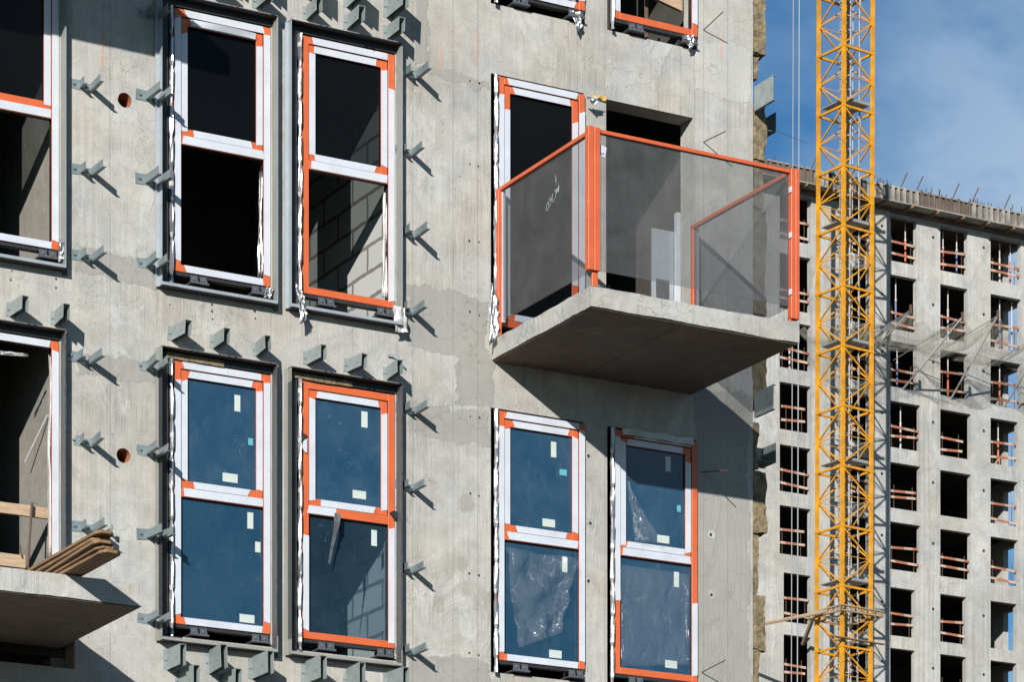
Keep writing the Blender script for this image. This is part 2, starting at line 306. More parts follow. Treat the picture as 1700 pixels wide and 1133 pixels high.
# ---------------------------------------------------------------- mesh helpers
class MB:
    def __init__(s): s.v = []; s.f = []; s.mi = []; s.m = 0
    def quad(s, a, b, c, d):
        k = len(s.v); s.v += [tuple(a), tuple(b), tuple(c), tuple(d)]; s.f.append((k, k+1, k+2, k+3)); s.mi.append(s.m); return s
    def box(s, x0, y0, z0, x1, y1, z1, T=None):
        k = len(s.v); p = [(x, y, z) for x in (x0, x1) for y in (y0, y1) for z in (z0, z1)]
        if T: p = [tuple(T @ Vector(q)) for q in p]
        s.v += p
        for f in ((0, 1, 3, 2), (4, 6, 7, 5), (0, 4, 5, 1), (2, 3, 7, 6), (0, 2, 6, 4), (1, 5, 7, 3)): s.f.append(tuple(k+i for i in f)); s.mi.append(s.m)
        return s
    def bar(s, a, b, w, h=None):
        a = Vector(a); b = Vector(b); d = b-a; h = h or w
        if d.length < 1e-6: return s
        q = d.to_track_quat('Y', 'Z').to_matrix().to_4x4(); T = Matrix.Translation(a) @ q
        return s.box(-w/2, 0, -h/2, w/2, d.length, h/2, T)
    def tube(s, pts, r, n=6):
        pts = [Vector(p) for p in pts]; k0 = len(s.v)
        for i, p in enumerate(pts):
            d = (pts[min(i+1, len(pts)-1)]-pts[max(i-1, 0)]).normalized(); q = d.to_track_quat('Z', 'Y')
            rr = r[i] if isinstance(r, (list, tuple)) else r
            for j in range(n):
                a = 2*math.pi*j/n; s.v.append(tuple(p+q @ Vector((math.cos(a)*rr, math.sin(a)*rr, 0))))
        for i in range(len(pts)-1):
            for j in range(n):
                a = k0+i*n+j; b = k0+i*n+(j+1) % n; s.f.append((a, b, b+n, a+n)); s.mi.append(s.m)
        s.f.append(tuple(k0+j for j in range(n))[::-1]); s.f.append(tuple(k0+(len(pts)-1)*n+j for j in range(n))); s.mi += [s.m, s.m]
        return s
    def poly(s, pts, off):
        """extruded polygon"""
        k = len(s.v); n = len(pts); off = Vector(off)
        s.v += [tuple(p) for p in pts]+[tuple(Vector(p)+off) for p in pts]
        s.f.append(tuple(k+i for i in range(n))[::-1]); s.f.append(tuple(k+n+i for i in range(n))); s.mi += [s.m, s.m]
        for i in range(n): j = (i+1) % n; s.f.append((k+i, k+j, k+n+j, k+n+i)); s.mi.append(s.m)
        return s
    def build(s, name, mat, parent=None, bevel=0, smooth=False, loc=None):
        me = bpy.data.meshes.new(name); me.from_pydata(s.v, [], s.f)
        mats = mat if isinstance(mat, (list, tuple)) else [mat]
        for m in mats: me.materials.append(m)
        if len(mats) > 1: me.polygons.foreach_set('material_index', s.mi)
        if smooth: me.polygons.foreach_set('use_smooth', [True]*len(me.polygons))
        me.update()
        import bmesh
        bm = bmesh.new(); bm.from_mesh(me); bmesh.ops.recalc_face_normals(bm, faces=bm.faces); bm.to_mesh(me); bm.free()
        o = bpy.data.objects.new(name, me); col.objects.link(o)
        if parent: o.parent = parent
        if loc: o.location = loc
        if bevel:
            b = o.modifiers.new('bevel', 'BEVEL'); b.width = bevel; b.segments = 1; b.limit_method = 'ANGLE'
        return o
def empty(name, loc=(0, 0, 0), parent=None):
    o = bpy.data.objects.new(name, None); col.objects.link(o); o.location = loc; o.empty_display_size = .1
    if parent: o.parent = parent
    return o
def tag(o, label=None, cat=None, group=None, kind=None):
    for k, v in (('label', label), ('category', cat), ('group', group), ('kind', kind)):
        if v: o[k] = v
    return o
def copy_tree(o, parent=None):
    c = o.copy(); col.objects.link(c); c.parent = parent
    for ch in list(o.children): copy_tree(ch, c)
    return c
def grid_wall(xs, zs, is_hole, y0, y1):
    """a slab with openings between y0 (front) and y1 (back)"""
    mb = MB(); xs = sorted(set(round(x, 4) for x in xs)); zs = sorted(set(round(z, 4) for z in zs))
    H = [[is_hole((xs[i]+xs[i+1])/2, (zs[j]+zs[j+1])/2) for j in range(len(zs)-1)] for i in range(len(xs)-1)]
    vi = {}
    def V(i, j, y):
        k = (i, j, y)
        if k not in vi: vi[k] = len(mb.v); mb.v.append((xs[i], y, zs[j]))
        return vi[k]
    def add(*q): mb.f.append(q); mb.mi.append(0)
    nx, nz = len(xs)-1, len(zs)-1
    for i in range(nx):
        for j in range(nz):
            if H[i][j]: continue
            add(V(i, j, y0), V(i+1, j, y0), V(i+1, j+1, y0), V(i, j+1, y0)); add(V(i, j, y1), V(i, j+1, y1), V(i+1, j+1, y1), V(i+1, j, y1))
            if i == 0 or H[i-1][j]: add(V(i, j, y0), V(i, j+1, y0), V(i, j+1, y1), V(i, j, y1))
            if i == nx-1 or H[i+1][j]: add(V(i+1, j, y0), V(i+1, j, y1), V(i+1, j+1, y1), V(i+1, j+1, y0))
            if j == 0 or H[i][j-1]: add(V(i, j, y0), V(i, j, y1), V(i+1, j, y1), V(i+1, j, y0))
            if j == nz-1 or H[i][j+1]: add(V(i, j+1, y0), V(i+1, j+1, y0), V(i+1, j+1, y1), V(i, j+1, y1))
    return mb
def rough_box(x0, y0, z0, x1, y1, z1, step, amp, seed=0, keep=None):
    """box with a finely divided, chipped surface"""
    mb = MB()
    def div(a, b): n = max(1, round((b-a)/step)); return [a+(b-a)*i/n for i in range(n+1)]
    X, Y, Z = div(x0, x1), div(y0, y1), div(z0, z1); vi = {}
    def V(x, y, z):
        k = (round(x, 5), round(y, 5), round(z, 5))
        if k not in vi:
            p = Vector(k); q = p*4+Vector((seed, 0, 0)); n_ = noise.noise_vector(q)*amp+noise.noise_vector(p*19+Vector((seed, 5, 0)))*amp*.45
            edges = sum((abs(x-a) < 1e-6 or abs(x-b) < 1e-6) for a, b in ((x0, x1),))+sum((abs(y-a) < 1e-6 or abs(y-b) < 1e-6) for a, b in ((y0, y1),))+sum((abs(z-a) < 1e-6 or abs(z-b) < 1e-6) for a, b in ((z0, z1),))
            g = 1 if edges >= 2 else .35
            vi[k] = len(mb.v); mb.v.append(tuple(p+n_*g))
        return vi[k]
    def face(A, B, fn):
        for i in range(len(A)-1):
            for j in range(len(B)-1):
                mb.f.append((V(*fn(A[i], B[j])), V(*fn(A[i+1], B[j])), V(*fn(A[i+1], B[j+1])), V(*fn(A[i], B[j+1])))); mb.mi.append(0)
    for z in (z0, z1): face(X, Y, lambda a, b: (a, b, z))
    for y in (y0, y1): face(X, Z, lambda a, b: (a, y, b))
    for x in (x0, x1): face(Y, Z, lambda a, b: (x, a, b))
    return mb
# ---------------------------------------------------------------- ground
g = MB().box(-1500, -1500, -.2, 1500, 1500, 0).build('ground', m_ground); tag(g, 'dusty bare ground of the building site', 'ground', kind='structure')
# ================================================================ NEAR BUILDING
B = empty('apartment_building', (12, 0, 0))
tag(B, 'unfinished bare concrete apartment block close up, with orange and white taped windows', 'building')
B.location = (0, 0, 0)
PITCH = 2.997
Z0 = {k: 7.55+PITCH*k for k in (-2, -1, 0, 1, 2, 3)}      # bottom of a window frame per storey
HT = 2.235
COLS = {'o': (8.745, 9.64), 'a': (10.678, 11.573), 'b': (11.88, 12.775), 'c': (13.80, 14.70), 'd': (15.012, 15.91)}
XR = 16.542
holes = []
for k in Z0:
    for cname, (x0, x1) in COLS.items():
        zb, zt = Z0[k]-.11, Z0[k]+HT+.025
        door = (cname == 'o' and k == 0) or (cname in 'cd' and k == 1)
        if door: zb = Z0[k]-.13
        if cname == 'd' and k == 1: holes.append((14.94, 15.88, Z0[k]-.13, Z0[k]+HT+.015)); continue
        holes.append((x0-.06, x1+.005, zb, zt))
rh = [(at(207, 166, 0).x, at(207, 166, 0).z), (at(205, 757, 0).x, at(205, 757, 0).z)]
sq = [(x-.1, x+.1, z-.1, z+.1) for x, z in rh]
allh = holes+sq
ha, hb = at(-30, 1045, 0), at(124, 1112, 0); allh.append((ha.x, hb.x, hb.z, ha.z-.02))
xs = [4.2, XR]+[h[0] for h in allh]+[h[1] for h in allh]; zs = [0, 22]+[h[2] for h in allh]+[h[3] for h in allh]
zs = [z for z in zs if 0 <= z <= 22]
wall = grid_wall(xs, zs, lambda x, z: any(a < x < b and c < z < d for a, b, c, d in allh), 0, .22)
for x, z in rh:     # round core holes: a ring between the square cell and the circle, and the bore
    n = 32; ring = []
    for i in range(n):
        a = 2*math.pi*i/n; c_, s_ = math.cos(a), math.sin(a); q = .1/max(abs(c_), abs(s_)); r_ = .062*(1+.06*noise.noise(Vector((c_*2, s_*2, z))))
        ring.append(((x+c_*q, z+s_*q), (x+c_*r_, z+s_*r_)))
    for i in range(n):
        (ox, oz), (ix, iz) = ring[i]; (ox2, oz2), (ix2, iz2) = ring[(i+1) % n]
        wall.quad((ox, 0, oz), (ix, 0, iz), (ix2, 0, iz2), (ox2, 0, oz2))
wo = wall.build('wall', m_wall, B)
for x, z in rh:
    mb = MB(); n = 32
    for i in range(n):
        a, b = 2*math.pi*i/n, 2*math.pi*(i+1)/n
        mb.quad((x+.062*math.cos(a), .003, z+.062*math.sin(a)), (x+.062*math.cos(a), .22, z+.062*math.sin(a)), (x+.062*math.cos(b), .22, z+.062*math.sin(b)), (x+.062*math.cos(b), .003, z+.062*math.sin(b)))
    mb.build('sleeve', m_rustpipe, B)
# rooms
sl = MB()
for k in Z0:
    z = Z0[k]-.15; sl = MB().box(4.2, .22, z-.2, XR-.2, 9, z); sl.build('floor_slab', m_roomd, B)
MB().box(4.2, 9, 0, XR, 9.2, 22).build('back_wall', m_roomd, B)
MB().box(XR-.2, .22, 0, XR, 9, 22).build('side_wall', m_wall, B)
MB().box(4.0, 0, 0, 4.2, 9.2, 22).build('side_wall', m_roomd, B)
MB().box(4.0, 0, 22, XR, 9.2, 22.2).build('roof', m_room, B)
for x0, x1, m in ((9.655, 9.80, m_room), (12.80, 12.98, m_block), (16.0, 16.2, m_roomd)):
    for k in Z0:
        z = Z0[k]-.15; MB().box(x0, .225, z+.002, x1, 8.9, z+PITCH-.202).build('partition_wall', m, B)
for k in Z0: MB().box(9.81, 3.0, Z0[k]-.148, 12.79, 3.15, Z0[k]+PITCH-.352).build('partition_wall', m_roomd, B)  # added dark cross wall, keeps the room black behind the windows
# inner partition behind the railing, colour darkened so it reads as unlit
z = Z0[1]-.15
MB().box(13.0, 3.6, z+.002, 15.98, 3.7, z+2.79).build('partition_wall', m_roomd, B)
# ---------------------------------------------------------------- windows
def strip(mb, x0, z0, x1, z1, y, cutl=0., cutr=0., vert=False):
    """a taped strip; ends cut at a slant"""
    if vert: pts = [(x0, y, z0+cutl), (x1, y, z0), (x1, y, z1), (x0, y, z1-cutr)]
    else: pts = [(x0+cutl, y, z0), (x1-cutr, y, z0), (x1, y, z1), (x0, y, z1)]
    mb.poly(pts, (0, .0025, 0))
def window(name, label, cn, k, spec, yf, glass=None, sash=True, door=False, foil=True, casing=None, brackets=True, spane=False, upper=None):
    x0, x1 = COLS[cn]; z0, z1 = Z0[k], Z0[k]+HT
    W = empty(name, (0, 0, 0), B); tag(W, label)
    fr = MB(); b = .062; D = .011; y = yf
    fr.box(x0, y, z0, x0+b, y+D, z1); fr.box(x1-b, y, z0, x1, y+D, z1)
    fr.box(x0+b, y+.0015, z1-b, x1-b, y+D, z1); fr.box(x0+b, y+.0015, z0, x1-b, y+D, z0+b)
    zt = z0+1.085    # underside of transom
    ztt = zt+.078
    if sash: fr.box(x0+b, y+.002, zt, x1-b, y+D-.001, ztt)
    fr.build('frame', m_orange, W, .003)
    fb = MB(); i_ = .006
    fb.box(x0+.001, y+.012, z0+.001, x0+b-i_, y+.075, z1-.001); fb.box(x1-b+i_, y+.012, z0+.001, x1-.001, y+.075, z1-.001)
    fb.box(x0+b-i_, y+.013, z1-b+i_, x1-b+i_, y+.075, z1-.002); fb.box(x0+b-i_, y+.013, z0+.002, x1-b+i_, y+.075, z0+b-i_)
    if sash: fb.box(x0+b-i_, y+.021, zt+i_, x1-b+i_, y+.073, ztt-i_)
    fb.build('frame_core', m_black, W)
    s0 = b+.004
    if sash or door:
        zb = ztt+.003 if sash else z0+b+.004
        sb = MB(); q = .062; ys = y+.012
        X0, X1, ZB, ZT = x0+s0, x1-s0, zb, z1-b-.006
        sb.box(X0, ys, ZB, X0+q, y+.021, ZT); sb.box(X1-q, ys, ZB, X1, y+.021, ZT)
        sb.box(X0+q, ys+.0015, ZT-q, X1-q, y+.021, ZT); sb.box(X0+q, ys+.0015, ZB, X1-q, y+.021, ZB+q)
        sb.build('sash', m_orange, W, .002)
        sc_ = MB(); g_ = .005; yc0, yc1 = y+.0215, y+.060
        sc_.box(X0+g_, yc0, ZB+g_, X0+q-g_, yc1, ZT-g_); sc_.box(X1-q+g_, yc0, ZB+g_, X1-g_, yc1, ZT-g_)
        sc_.box(X0+q-g_, yc0+.001, ZT-q+g_, X1-q+g_, yc1, ZT-g_); sc_.box(X0+q-g_, yc0+.001, ZB+g_, X1-q+g_, yc1, ZB+q-g_)
        sc_.build('sash_core', m_black, W)
    # protective tape: fractions left white on each bar
    tp = MB(); e = .002; yy = y-.0035
    def tv(xa, xb, za, zb_, frs, y_):
        for f0, f1 in frs:
            a, c = za+(zb_-za)*f0, za+(zb_-za)*f1
            strip(tp, xa+e, a, xb-e*.6, c, y_, random.uniform(-.02, .03), random.uniform(-.02, .03), True)
    def th(xa, xb, za, zb_, frs, y_):
        for f0, f1 in frs:
            a, c = xa+(xb-xa)*f0, xa+(xb-xa)*f1
            strip(tp, a, za+e, c, zb_-e, y_, random.uniform(-.02, .03), random.uniform(-.02, .03))
    tv(x0, x0+b, z0, z1, spec.get('L', [(.04, .97)]), yy); tv(x1-b, x1, z0, z1, spec.get('R', [(.04, .97)]), yy)
    th(x0, x1, z1-b, z1, spec.get('T', [(.1, .92)]), yy-.001); th(x0, x1, z0, z0+b, spec.get('B', [(.1, .92)]), yy-.001)
    if sash: th(x0+b, x1-b, zt+.004, ztt, spec.get('M', [(.03, .99)]), yy)
    if sash or door:
        yq = y+.0085
        tv(X0, X0+q, ZB, ZT, spec.get('sL', [(.065, .925)]), yq); tv(X1-q, X1, ZB, ZT, spec.get('sR', [(.065, .925)]), yq)
        th(X0, X1, ZT-q, ZT, spec.get('sT', [(.11, .88)]), yq-.001); th(X0, X1, ZB, ZB+q, spec.get('sB', [(.15, .85)]), yq-.001)
    tp.build('protective_tape', m_tape, W)
    if spec.get('peel'):      # a strip of tape that has come loose
        pm = MB(); kind = spec['peel']; n = 18
        if kind == 'sag':
            for i in range(n):
                t0, t1 = i/n, (i+1)/n; f = lambda t: math.sin(math.pi*t)
                A = x0+.16+(x1-x0-.30)*t0; C = x0+.16+(x1-x0-.30)*t1; zz = z1-b-.012
                pm.quad((A, y-.004-.02*f(t0), zz-.052-.004*f(t0)), (C, y-.004-.02*f(t1), zz-.052-.004*f(t1)), (C, y-.006-.045*f(t1), zz-.012*f(t1)), (A, y-.006-.045*f(t0), zz-.012*f(t0)))
        if kind == 'curl':
            for i in range(n):
                t0, t1 = i/n, (i+1)/n; f = lambda t: abs(math.sin(2.6*math.pi*t))*.03
                A = x0+.08+(x1-x0-.14)*t0; C = x0+.08+(x1-x0-.14)*t1
                pm.quad((A, y-.008-f(t0), z1-.045), (C, y-.008-f(t1), z1-.045), (C, y-.012-f(t1)*.3, z1+.012+f(t1)*.4), (A, y-.012-f(t0)*.3, z1+.012+f(t0)*.4))
        po = pm.build('peeled_tape', m_tape if kind == 'sag' else m_foilw, W); sm = po.modifiers.new('t', 'SOLIDIFY'); sm.thickness = .0015
    if glass:
        MB().box(x0+b-.005, y+.035, z0+b-.005, x1-b+.005, y+.045, zt+.005).build('glass_pane', glass, W)
        MB().box(X0+q-.005, y+.035, ZB+q-.005, X1-q+.005, y+.045, ZT-q+.005).build('glass_pane', upper or glass, W)
    if spane:
        MB().box(X0+q-.005, y+.035, ZB+q-.005, X1-q+.005, y+.045, ZT-q+.005).build('glass_pane', m_gldark, W)
    if foil:       # crumpled foil jacket in the gap left of the frame
        fm = MB(); n = 60; za, zb_ = z0-.12, z1-.0; cx = x0-.032; m_ = 7; rows = []
        for i in range(n+1):
            z_ = za+(zb_-za)*i/n; row = []
            pinch = 1-.35*(abs(math.sin(i*.42+x0*3)) > .96)
            for j in range(m_):
                a = math.pi*j/(m_-1); r1 = .019*pinch*(1+.35*noise.noise(Vector((j*.7, z_*4, x0))))
                row.append((cx-math.cos(a)*r1+.006*noise.noise(Vector((1, z_*3, x0))), yf-.012-math.sin(a)*.03*pinch*(1+.4*noise.noise(Vector((j*.8, z_*5, x0+4)))), z_))
            rows.append(row)
        for i in range(n):
            fm.m = 1 if (int(i*7+x0*10) % 11 == 0) else 0
            for j in range(m_-1): fm.quad(rows[i][j], rows[i][j+1], rows[i+1][j+1], rows[i+1][j])
        fm.build('foil_jacket', [m_foil, m_foilw], W)
    if brackets:
        for fx in (.16, .80):
            bb = MB(); cx = x0+(x1-x0)*fx; zb_ = z0-.015
            bb.box(cx-.012, y-.035, zb_-.074, cx+.165, y+.20, zb_-.066)
            bb.box(cx-.012, y-.035, zb_-.066, cx+.165, y-.030, zb_-.058)
            for q_ in (0, .085):
                X = cx+q_
                bb.poly([(X+.06, y-.03, zb_-.066), (X+.06, y+.16, zb_-.066), (X+.06, y+.16, zb_), (X+.06, y-.012, zb_+.002)], (.006, 0, 0))
                bb.box(X, y-.02, zb_-.066, X+.06, y-.012, zb_-.004)
            ob = bb.build('mounting_bracket', m_dark, W)
            bl = MB()
            for q_ in (0, .085):
                X = cx+q_+.03; Z = zb_-.034
                MB().tube([(X, y-.012, Z), (X, y-.028, Z)], .009, 8).build('bolt', m_bolt, W)
        MB().box(x0, y+.01, z0-.03, x1, y+.075, z0-.002).build('sill_profile', m_black, W)
    if casing:
        d = .102; cx0, cx1, cz0, cz1 = x0-.155, x1+.023, z0-.17, z1+.07; t = .004
        low = casing == 'low'
        if low:
            cs = MB(); cs.box(cx0, -d, cz0+.13, cx0+t, 0.0, cz1-.12); cs.box(cx1, -d, cz0+.14, cx1+t, 0, cz1-.02); cs.build('wrapped_casing', m_black if cn == 'a' else m_film, W)
            cs = MB(); cs.box(cx0, -d, cz0, cx0+t, 0.0, cz0+.13); cs.box(cx0, -d, cz1-.12, cx0+t, 0, cz1)
            cs.box(cx1, -d, cz0, cx1+t, 0, cz0+.14); cs.box(cx1, -d, cz1-.02, cx1+t, 0, cz1)
            # a flange of the upright rail beside it
            cs.box(cx0-.03, -.03, cz0, cx0, -.026, cz1)
        else:
            cs = MB(); cs.box(cx0, -d, cz0, cx0+t, 0, cz1); cs.box(cx1, -d, cz0, cx1+t, 0, cz1)
            cs.box(cx0-.03, -.03, cz0, cx0, -.026, cz1)
        cs.box(cx0, -d, cz1+.0045, cx1+t, 0.0, cz1+.0045+t); cs.box(cx0+.004, -d-.002, cz0+.001, cx1, -d+.003, cz0+.026)
        cb = MB(); cb.box(cx0+.001, -d+.001, cz1-.002, cx1+t-.001, 0.0, cz1+.004); cb.build('membrane', m_black, W); cb = MB(); cb.box(cx0+.001, -d+.004, cz0-t, cx1+t-.001, 0, cz0); cb.build('membrane', m_black, W)  # black sheets paint the shade on the casing's undersides
        cs.build('casing', m_casing if not low else m_casein, W)
        # inner lining board on the right and black membrane round the frame
        ln = MB(); ln.box(cx1-.006, -d+.01, cz0+.02, cx1-.0015, 0, cz1-.02); ln.build('lining', m_casein if not low else m_film, W)
        mm = MB(); mm.box(cx0+.006, -.008, cz0+.004, x0-.058, -.002, cz1-.004); mm.build('membrane', m_black, W); mm = MB(); mm.box(cx0+.006, -.0095, z1+.012, cx1-.008, -.002, cz1-.004); mm.build('membrane', m_black, W)
        if cx1: MB().box(cx1+t+.0, -.012, cz0-.03, cx1+.045, -.002, cz1+.02).build('membrane', m_black, W)  # black strip painted as the casing's cast shadow on the wall
    return W
def sticker(W, px, py, w_, h_, y, mat=None, rot=0.):
    p = at(px, py, y); o = MB().poly([(-w_/2, 0, -h_/2), (w_/2, 0, -h_/2), (w_/2, 0, h_/2), (-w_/2, 0, h_/2)], (0, -.0012, 0)).build('sticker', mat or m_sticker, W)
    o.location = p; o.rotation_euler = (0, rot, 0); return o
YC = .0     # cased frames sit flush with the wall
YF = -.03
OG = []
W = window('window', 'open window with white taped frame at the left edge, upper storey', 'o', 1, dict(sB=OG, B=[(.1, .93)], R=[(.03, .98)], sR=[(0.03, .95)]), YC, spane=True, casing='up')
W = window('window', 'unglazed window with white tape all round, left of the solid orange framed one', 'a', 1, dict(peel='sag', sR=[(.05, .90)], sL=[(.04, .88)]), YC, spane=True, casing='up')
W = window('window', 'unglazed window with orange left side and sill, block wall showing inside', 'b', 1, dict(L=OG, B=OG, R=[(.03, .86)], sL=[(.05, .93)], sT=[(.07, .86)], sB=[(.07, .86)]), YC, spane=True, casing='up')
W = window('door_window', 'open full height door frame above the lower left balcony', 'o', 0, dict(T=[(0, .92)], R=[(0, .96)]), YC, casing='low', sash=False)
WA0 = window('window', 'blue glazed window with white taped frame and orange corners, in grey casing', 'a', 0, dict(T=[(.08, .9)], L=[(.04, .93)]), YC, glass=m_gl0, upper=m_gl, casing='low')
WB0 = window('window', 'blue glazed window with broad orange frame and a loose dangling strip', 'b', 0, upper=m_gl, spec= dict(L=[(.03, .40)], T=OG, R=[(.02, .475)], B=OG, M=[(.0, .34)], sR=[(.05, .9)], sL=[(.05, .92)]), yf=YC, glass=m_gl2, casing='low')
WC1 = window('door_window', 'door frame with white tape behind the balcony railing', 'c', 1, dict(sL=[(.02, .9)], sR=[(.2, .91)], B=OG, L=[(.03, .93)], R=[(.18, .93)]), YF, sash=False, door=True, brackets=False, spane=True)
WC0 = window('window', 'blue glazed window with torn clear plastic sheet over its lower pane', 'c', 0, dict(T=[(.1, .93)], L=[(.035, .94)], R=[(.03, .97)]), YF, glass=m_gl0, upper=m_gl)
WD0 = window('window', 'blue glazed window with orange right edge, partly in the balcony shadow', 'd', 0, dict(L=[(.30, .97)], T=[(.25, .9)], B=OG, R=[(.03, .33)], peel='curl', sR=[(.04, .86)], sL=[(.02, .96)], M=[(.04, .97)], sB=[(.11, .93)]), YF, glass=m_gl)
WC2 = window('window', 'bottom edge of a white taped window at the top of the picture', 'c', 2, dict(B=[(.0, .9)]), YF)
WD2 = window('window', 'bottom of a window with orange sill and a wooden board inside, at the top', 'd', 2, dict(B=OG, L=[(.03, .97)], R=[(.05, .97)]), YF)
for cn in 'oab':
    pass
# stickers on the glass
yg = YC+.034
for a in ((394, 670, .055, .14), (382, 794, .14, .075), (415.5, 865, .055, .14), (428, 909, .05, .09), (410, 1028, .14, .07)): sticker(WA0, *a, yg)
sticker(WA0, 416, 734, .045, .06, yg-.001, m_teal)
for a in ((605, 697, .06, .14), (596.5, 822, .13, .07), (621, 894, .055, .14)): sticker(WB0, *a, yg)
yg = YF+.034
for a in ((919, 747, .055, .14), (911, 869, .13, .07), (937.5, 938, .055, .14), (922, 1087, .13, .07)): sticker(WC0, *a, yg)
sticker(WC0, 935, 785, .075, .055, yg-.001, m_teal)
for a in ((1109, 771, .055, .14), (1101, 896, .13, .07), (1123, 963, .055, .14), (1114, 1104, .13, .07)): sticker(WD0, *a, yg)
sticker(WD0, 1127, 845, .04, .06, yg-.001, m_teal)
# dangling strip on the orange window
st = MB(); P_ = [at(561, 853, -.05), at(560, 868, -.09), at(556, 890, -.07), at(551, 912, -.06), at(547, 936, -.05)]; wd = [.035, .03, .018, .014, .012]
for i in range(4):
    a, b = P_[i], P_[i+1]; st.quad(a-Vector((wd[i], 0, 0)), a+Vector((wd[i], .01, 0)), b+Vector((wd[i+1], .02, 0)), b-Vector((wd[i+1], 0, 0)))
o = st.build('dangling_strip', m_foil, WB0); s_ = o.modifiers.new('t', 'SOLIDIFY'); s_.thickness = .003
a = [at(*q, -.012) for q in ((500, 717), (511, 724), (496, 742), (488, 745))]; MB().poly(a, (0, .004, 0)).build('rubber_flap', m_black, WB0)
c = at(510, 741, -.016); MB().poly([c+Vector((-.045*math.sin(math.pi*i/9), 0, .06*math.cos(math.pi*i/9))) for i in range(10)], (0, .002, 0)).build('tape_patch', m_tape, WB0)
a = [at(*q, -.03) for q in ((648, 851), (655, 848), (664, 853), (657, 864))]; MB().poly(a, (0, .02, 0)).build('rubber_flap', m_black, WB0)
# yellow mineral wool pieces above the two lower frames
for cn, x_, x2 in (('a', 10.60, 11.13), ('b', 11.78, 12.35)):
    W_ = WA0 if cn == 'a' else WB0
    rough_box(x_, -.02, Z0[0]+HT+.004, x2, .05, Z0[0]+HT+.055, .04, .006, x_).build('insulation_strip', m_wool, W_)
# fallen foil flaps under the frames (each belongs to its window's seal)
def flap(name, pts, mat, label, y, amp=.02, seed=0):
    """a hanging, crumpled sheet between four photo points TL, TR, BR, BL on the plane y"""
    mb = MB(); n = 14; tl, tr, br, bl = [at(*p, y) for p in pts]; vi = []
    for i in range(n+1):
        for j in range(n+1):
            u, v = j/n, i/n; p = tl.lerp(tr, u).lerp(bl.lerp(br, u), v)
            p = p+Vector((0, -1, 0))*(amp*(.5+noise.noise(Vector((u*3, v*3, seed)))+.5*noise.noise(Vector((u*8, v*8, seed)))))
            p.x += .25*amp*noise.noise(Vector((v*6, seed, 0))); vi.append(len(mb.v)); mb.v.append(tuple(p))
    for i in range(n):
        for j in range(n):
            a = i*(n+1)+j; mb.f.append((a, a+1, a+n+2, a+n+1)); mb.mi.append(0)
    o = mb.build(name, mat, None, smooth=True); s_ = o.modifiers.new('t', 'SOLIDIFY'); s_.thickness = .002
    return o
o = flap('tape_scrap', [(651, 507), (670, 512), (677, 553), (655, 553)], m_foilw, '', -.07, .03, 1); tag(o, 'white torn tape scrap hanging below the solid orange framed window', 'tape scrap')
o = flap('foil_scrap', [(490, 470), (502, 490), (508, 532), (497, 540)], m_foil, '', -.09, .05, 2); tag(o, 'crumpled silver foil hanging under the pale rail left of the orange framed window', 'foil')
o = flap('foil_scrap', [(812, 470), (826, 500), (826, 560), (810, 575)], m_foil, '', -.08, .05, 3); tag(o, 'crumpled silver foil beside the upper left root of the glazed balcony', 'foil')
o = flap('foil_scrap', [(97, 398), (108, 405), (104, 432), (95, 436)], m_foil, '', -.04, .04, 4); tag(o, 'small foil crumple at the bottom corner of the far left window', 'foil')
o = flap('foil_scrap', [(441, 478), (453, 480), (448, 496), (436, 496)], m_foil, '', -.04, .03, 5); tag(o, 'silver foil bundle at the lower right corner of the white taped upper window', 'foil')
o = flap('foil_scrap', [(946, 18), (962, 20), (966, 42), (958, 55)], m_foil, '', -.05, .03, 6); tag(o, 'drooping foil corner under the topmost white taped window', 'foil')
o = flap('foil_scrap', [(1137, 58), (1152, 60), (1150, 78), (1143, 84)], m_foil, '', -.05, .03, 7); tag(o, 'foil rag under the topmost orange silled window', 'foil')
o = flap('foil_scrap', [(970, 160), (988, 162), (1000, 165), (985, 176)], m_foil, '', -.10, .03, 8); tag(o, 'curled silver tape end sticking out beside the door frame on the balcony', 'foil')
# foil in openings (right inner side)
o = flap('foil_scrap', [(430, 285), (436, 288), (434, 460), (426, 462)], m_foil, '', .06, .03, 9); tag(o, 'long silver foil strip inside the right of the white taped window', 'foil')
o = flap('foil_scrap', [(636, 320), (645, 325), (644, 495), (633, 495)], m_foilw, '', .06, .03, 10); tag(o, 'long white foil strip inside the window with the block wall', 'foil')
o = flap('foil_scrap', [(80, 590), (86, 600), (84, 930), (78, 925)], m_foilw, '', .06, .04, 11); tag(o, 'long pale foil strip inside the doorway above the lower left balcony', 'foil')
o = flap('foil_scrap', [(0, 583), (45, 589), (45, 594), (0, 590)], m_foilw, '', .03, .03, 12); tag(o, 'pale foil ribbon under the head of the lower left doorway', 'foil')
o = flap('plastic_sheet', [(834, 912), (953, 930), (928, 1052), (858, 1078)], m_sheet, '', -.06, .10, 13); tag(o, 'torn clear plastic sheet hanging over a blue pane', 'plastic sheet')
o = flap('plastic_sheet', [(1038, 790), (1052, 830), (1100, 905), (1052, 899)], m_sheet, '', -.05, .05, 14); tag(o, 'clear film peeling off the pane in the balcony shadow', 'plastic sheet')
o = flap('plastic_sheet', [(1028, 938), (1143, 955), (1142, 1105), (1030, 1108)], m_sheet2, '', -.04, .03, 15); tag(o, 'wrinkled clear film over the lower pane right of the torn sheet', 'plastic sheet')
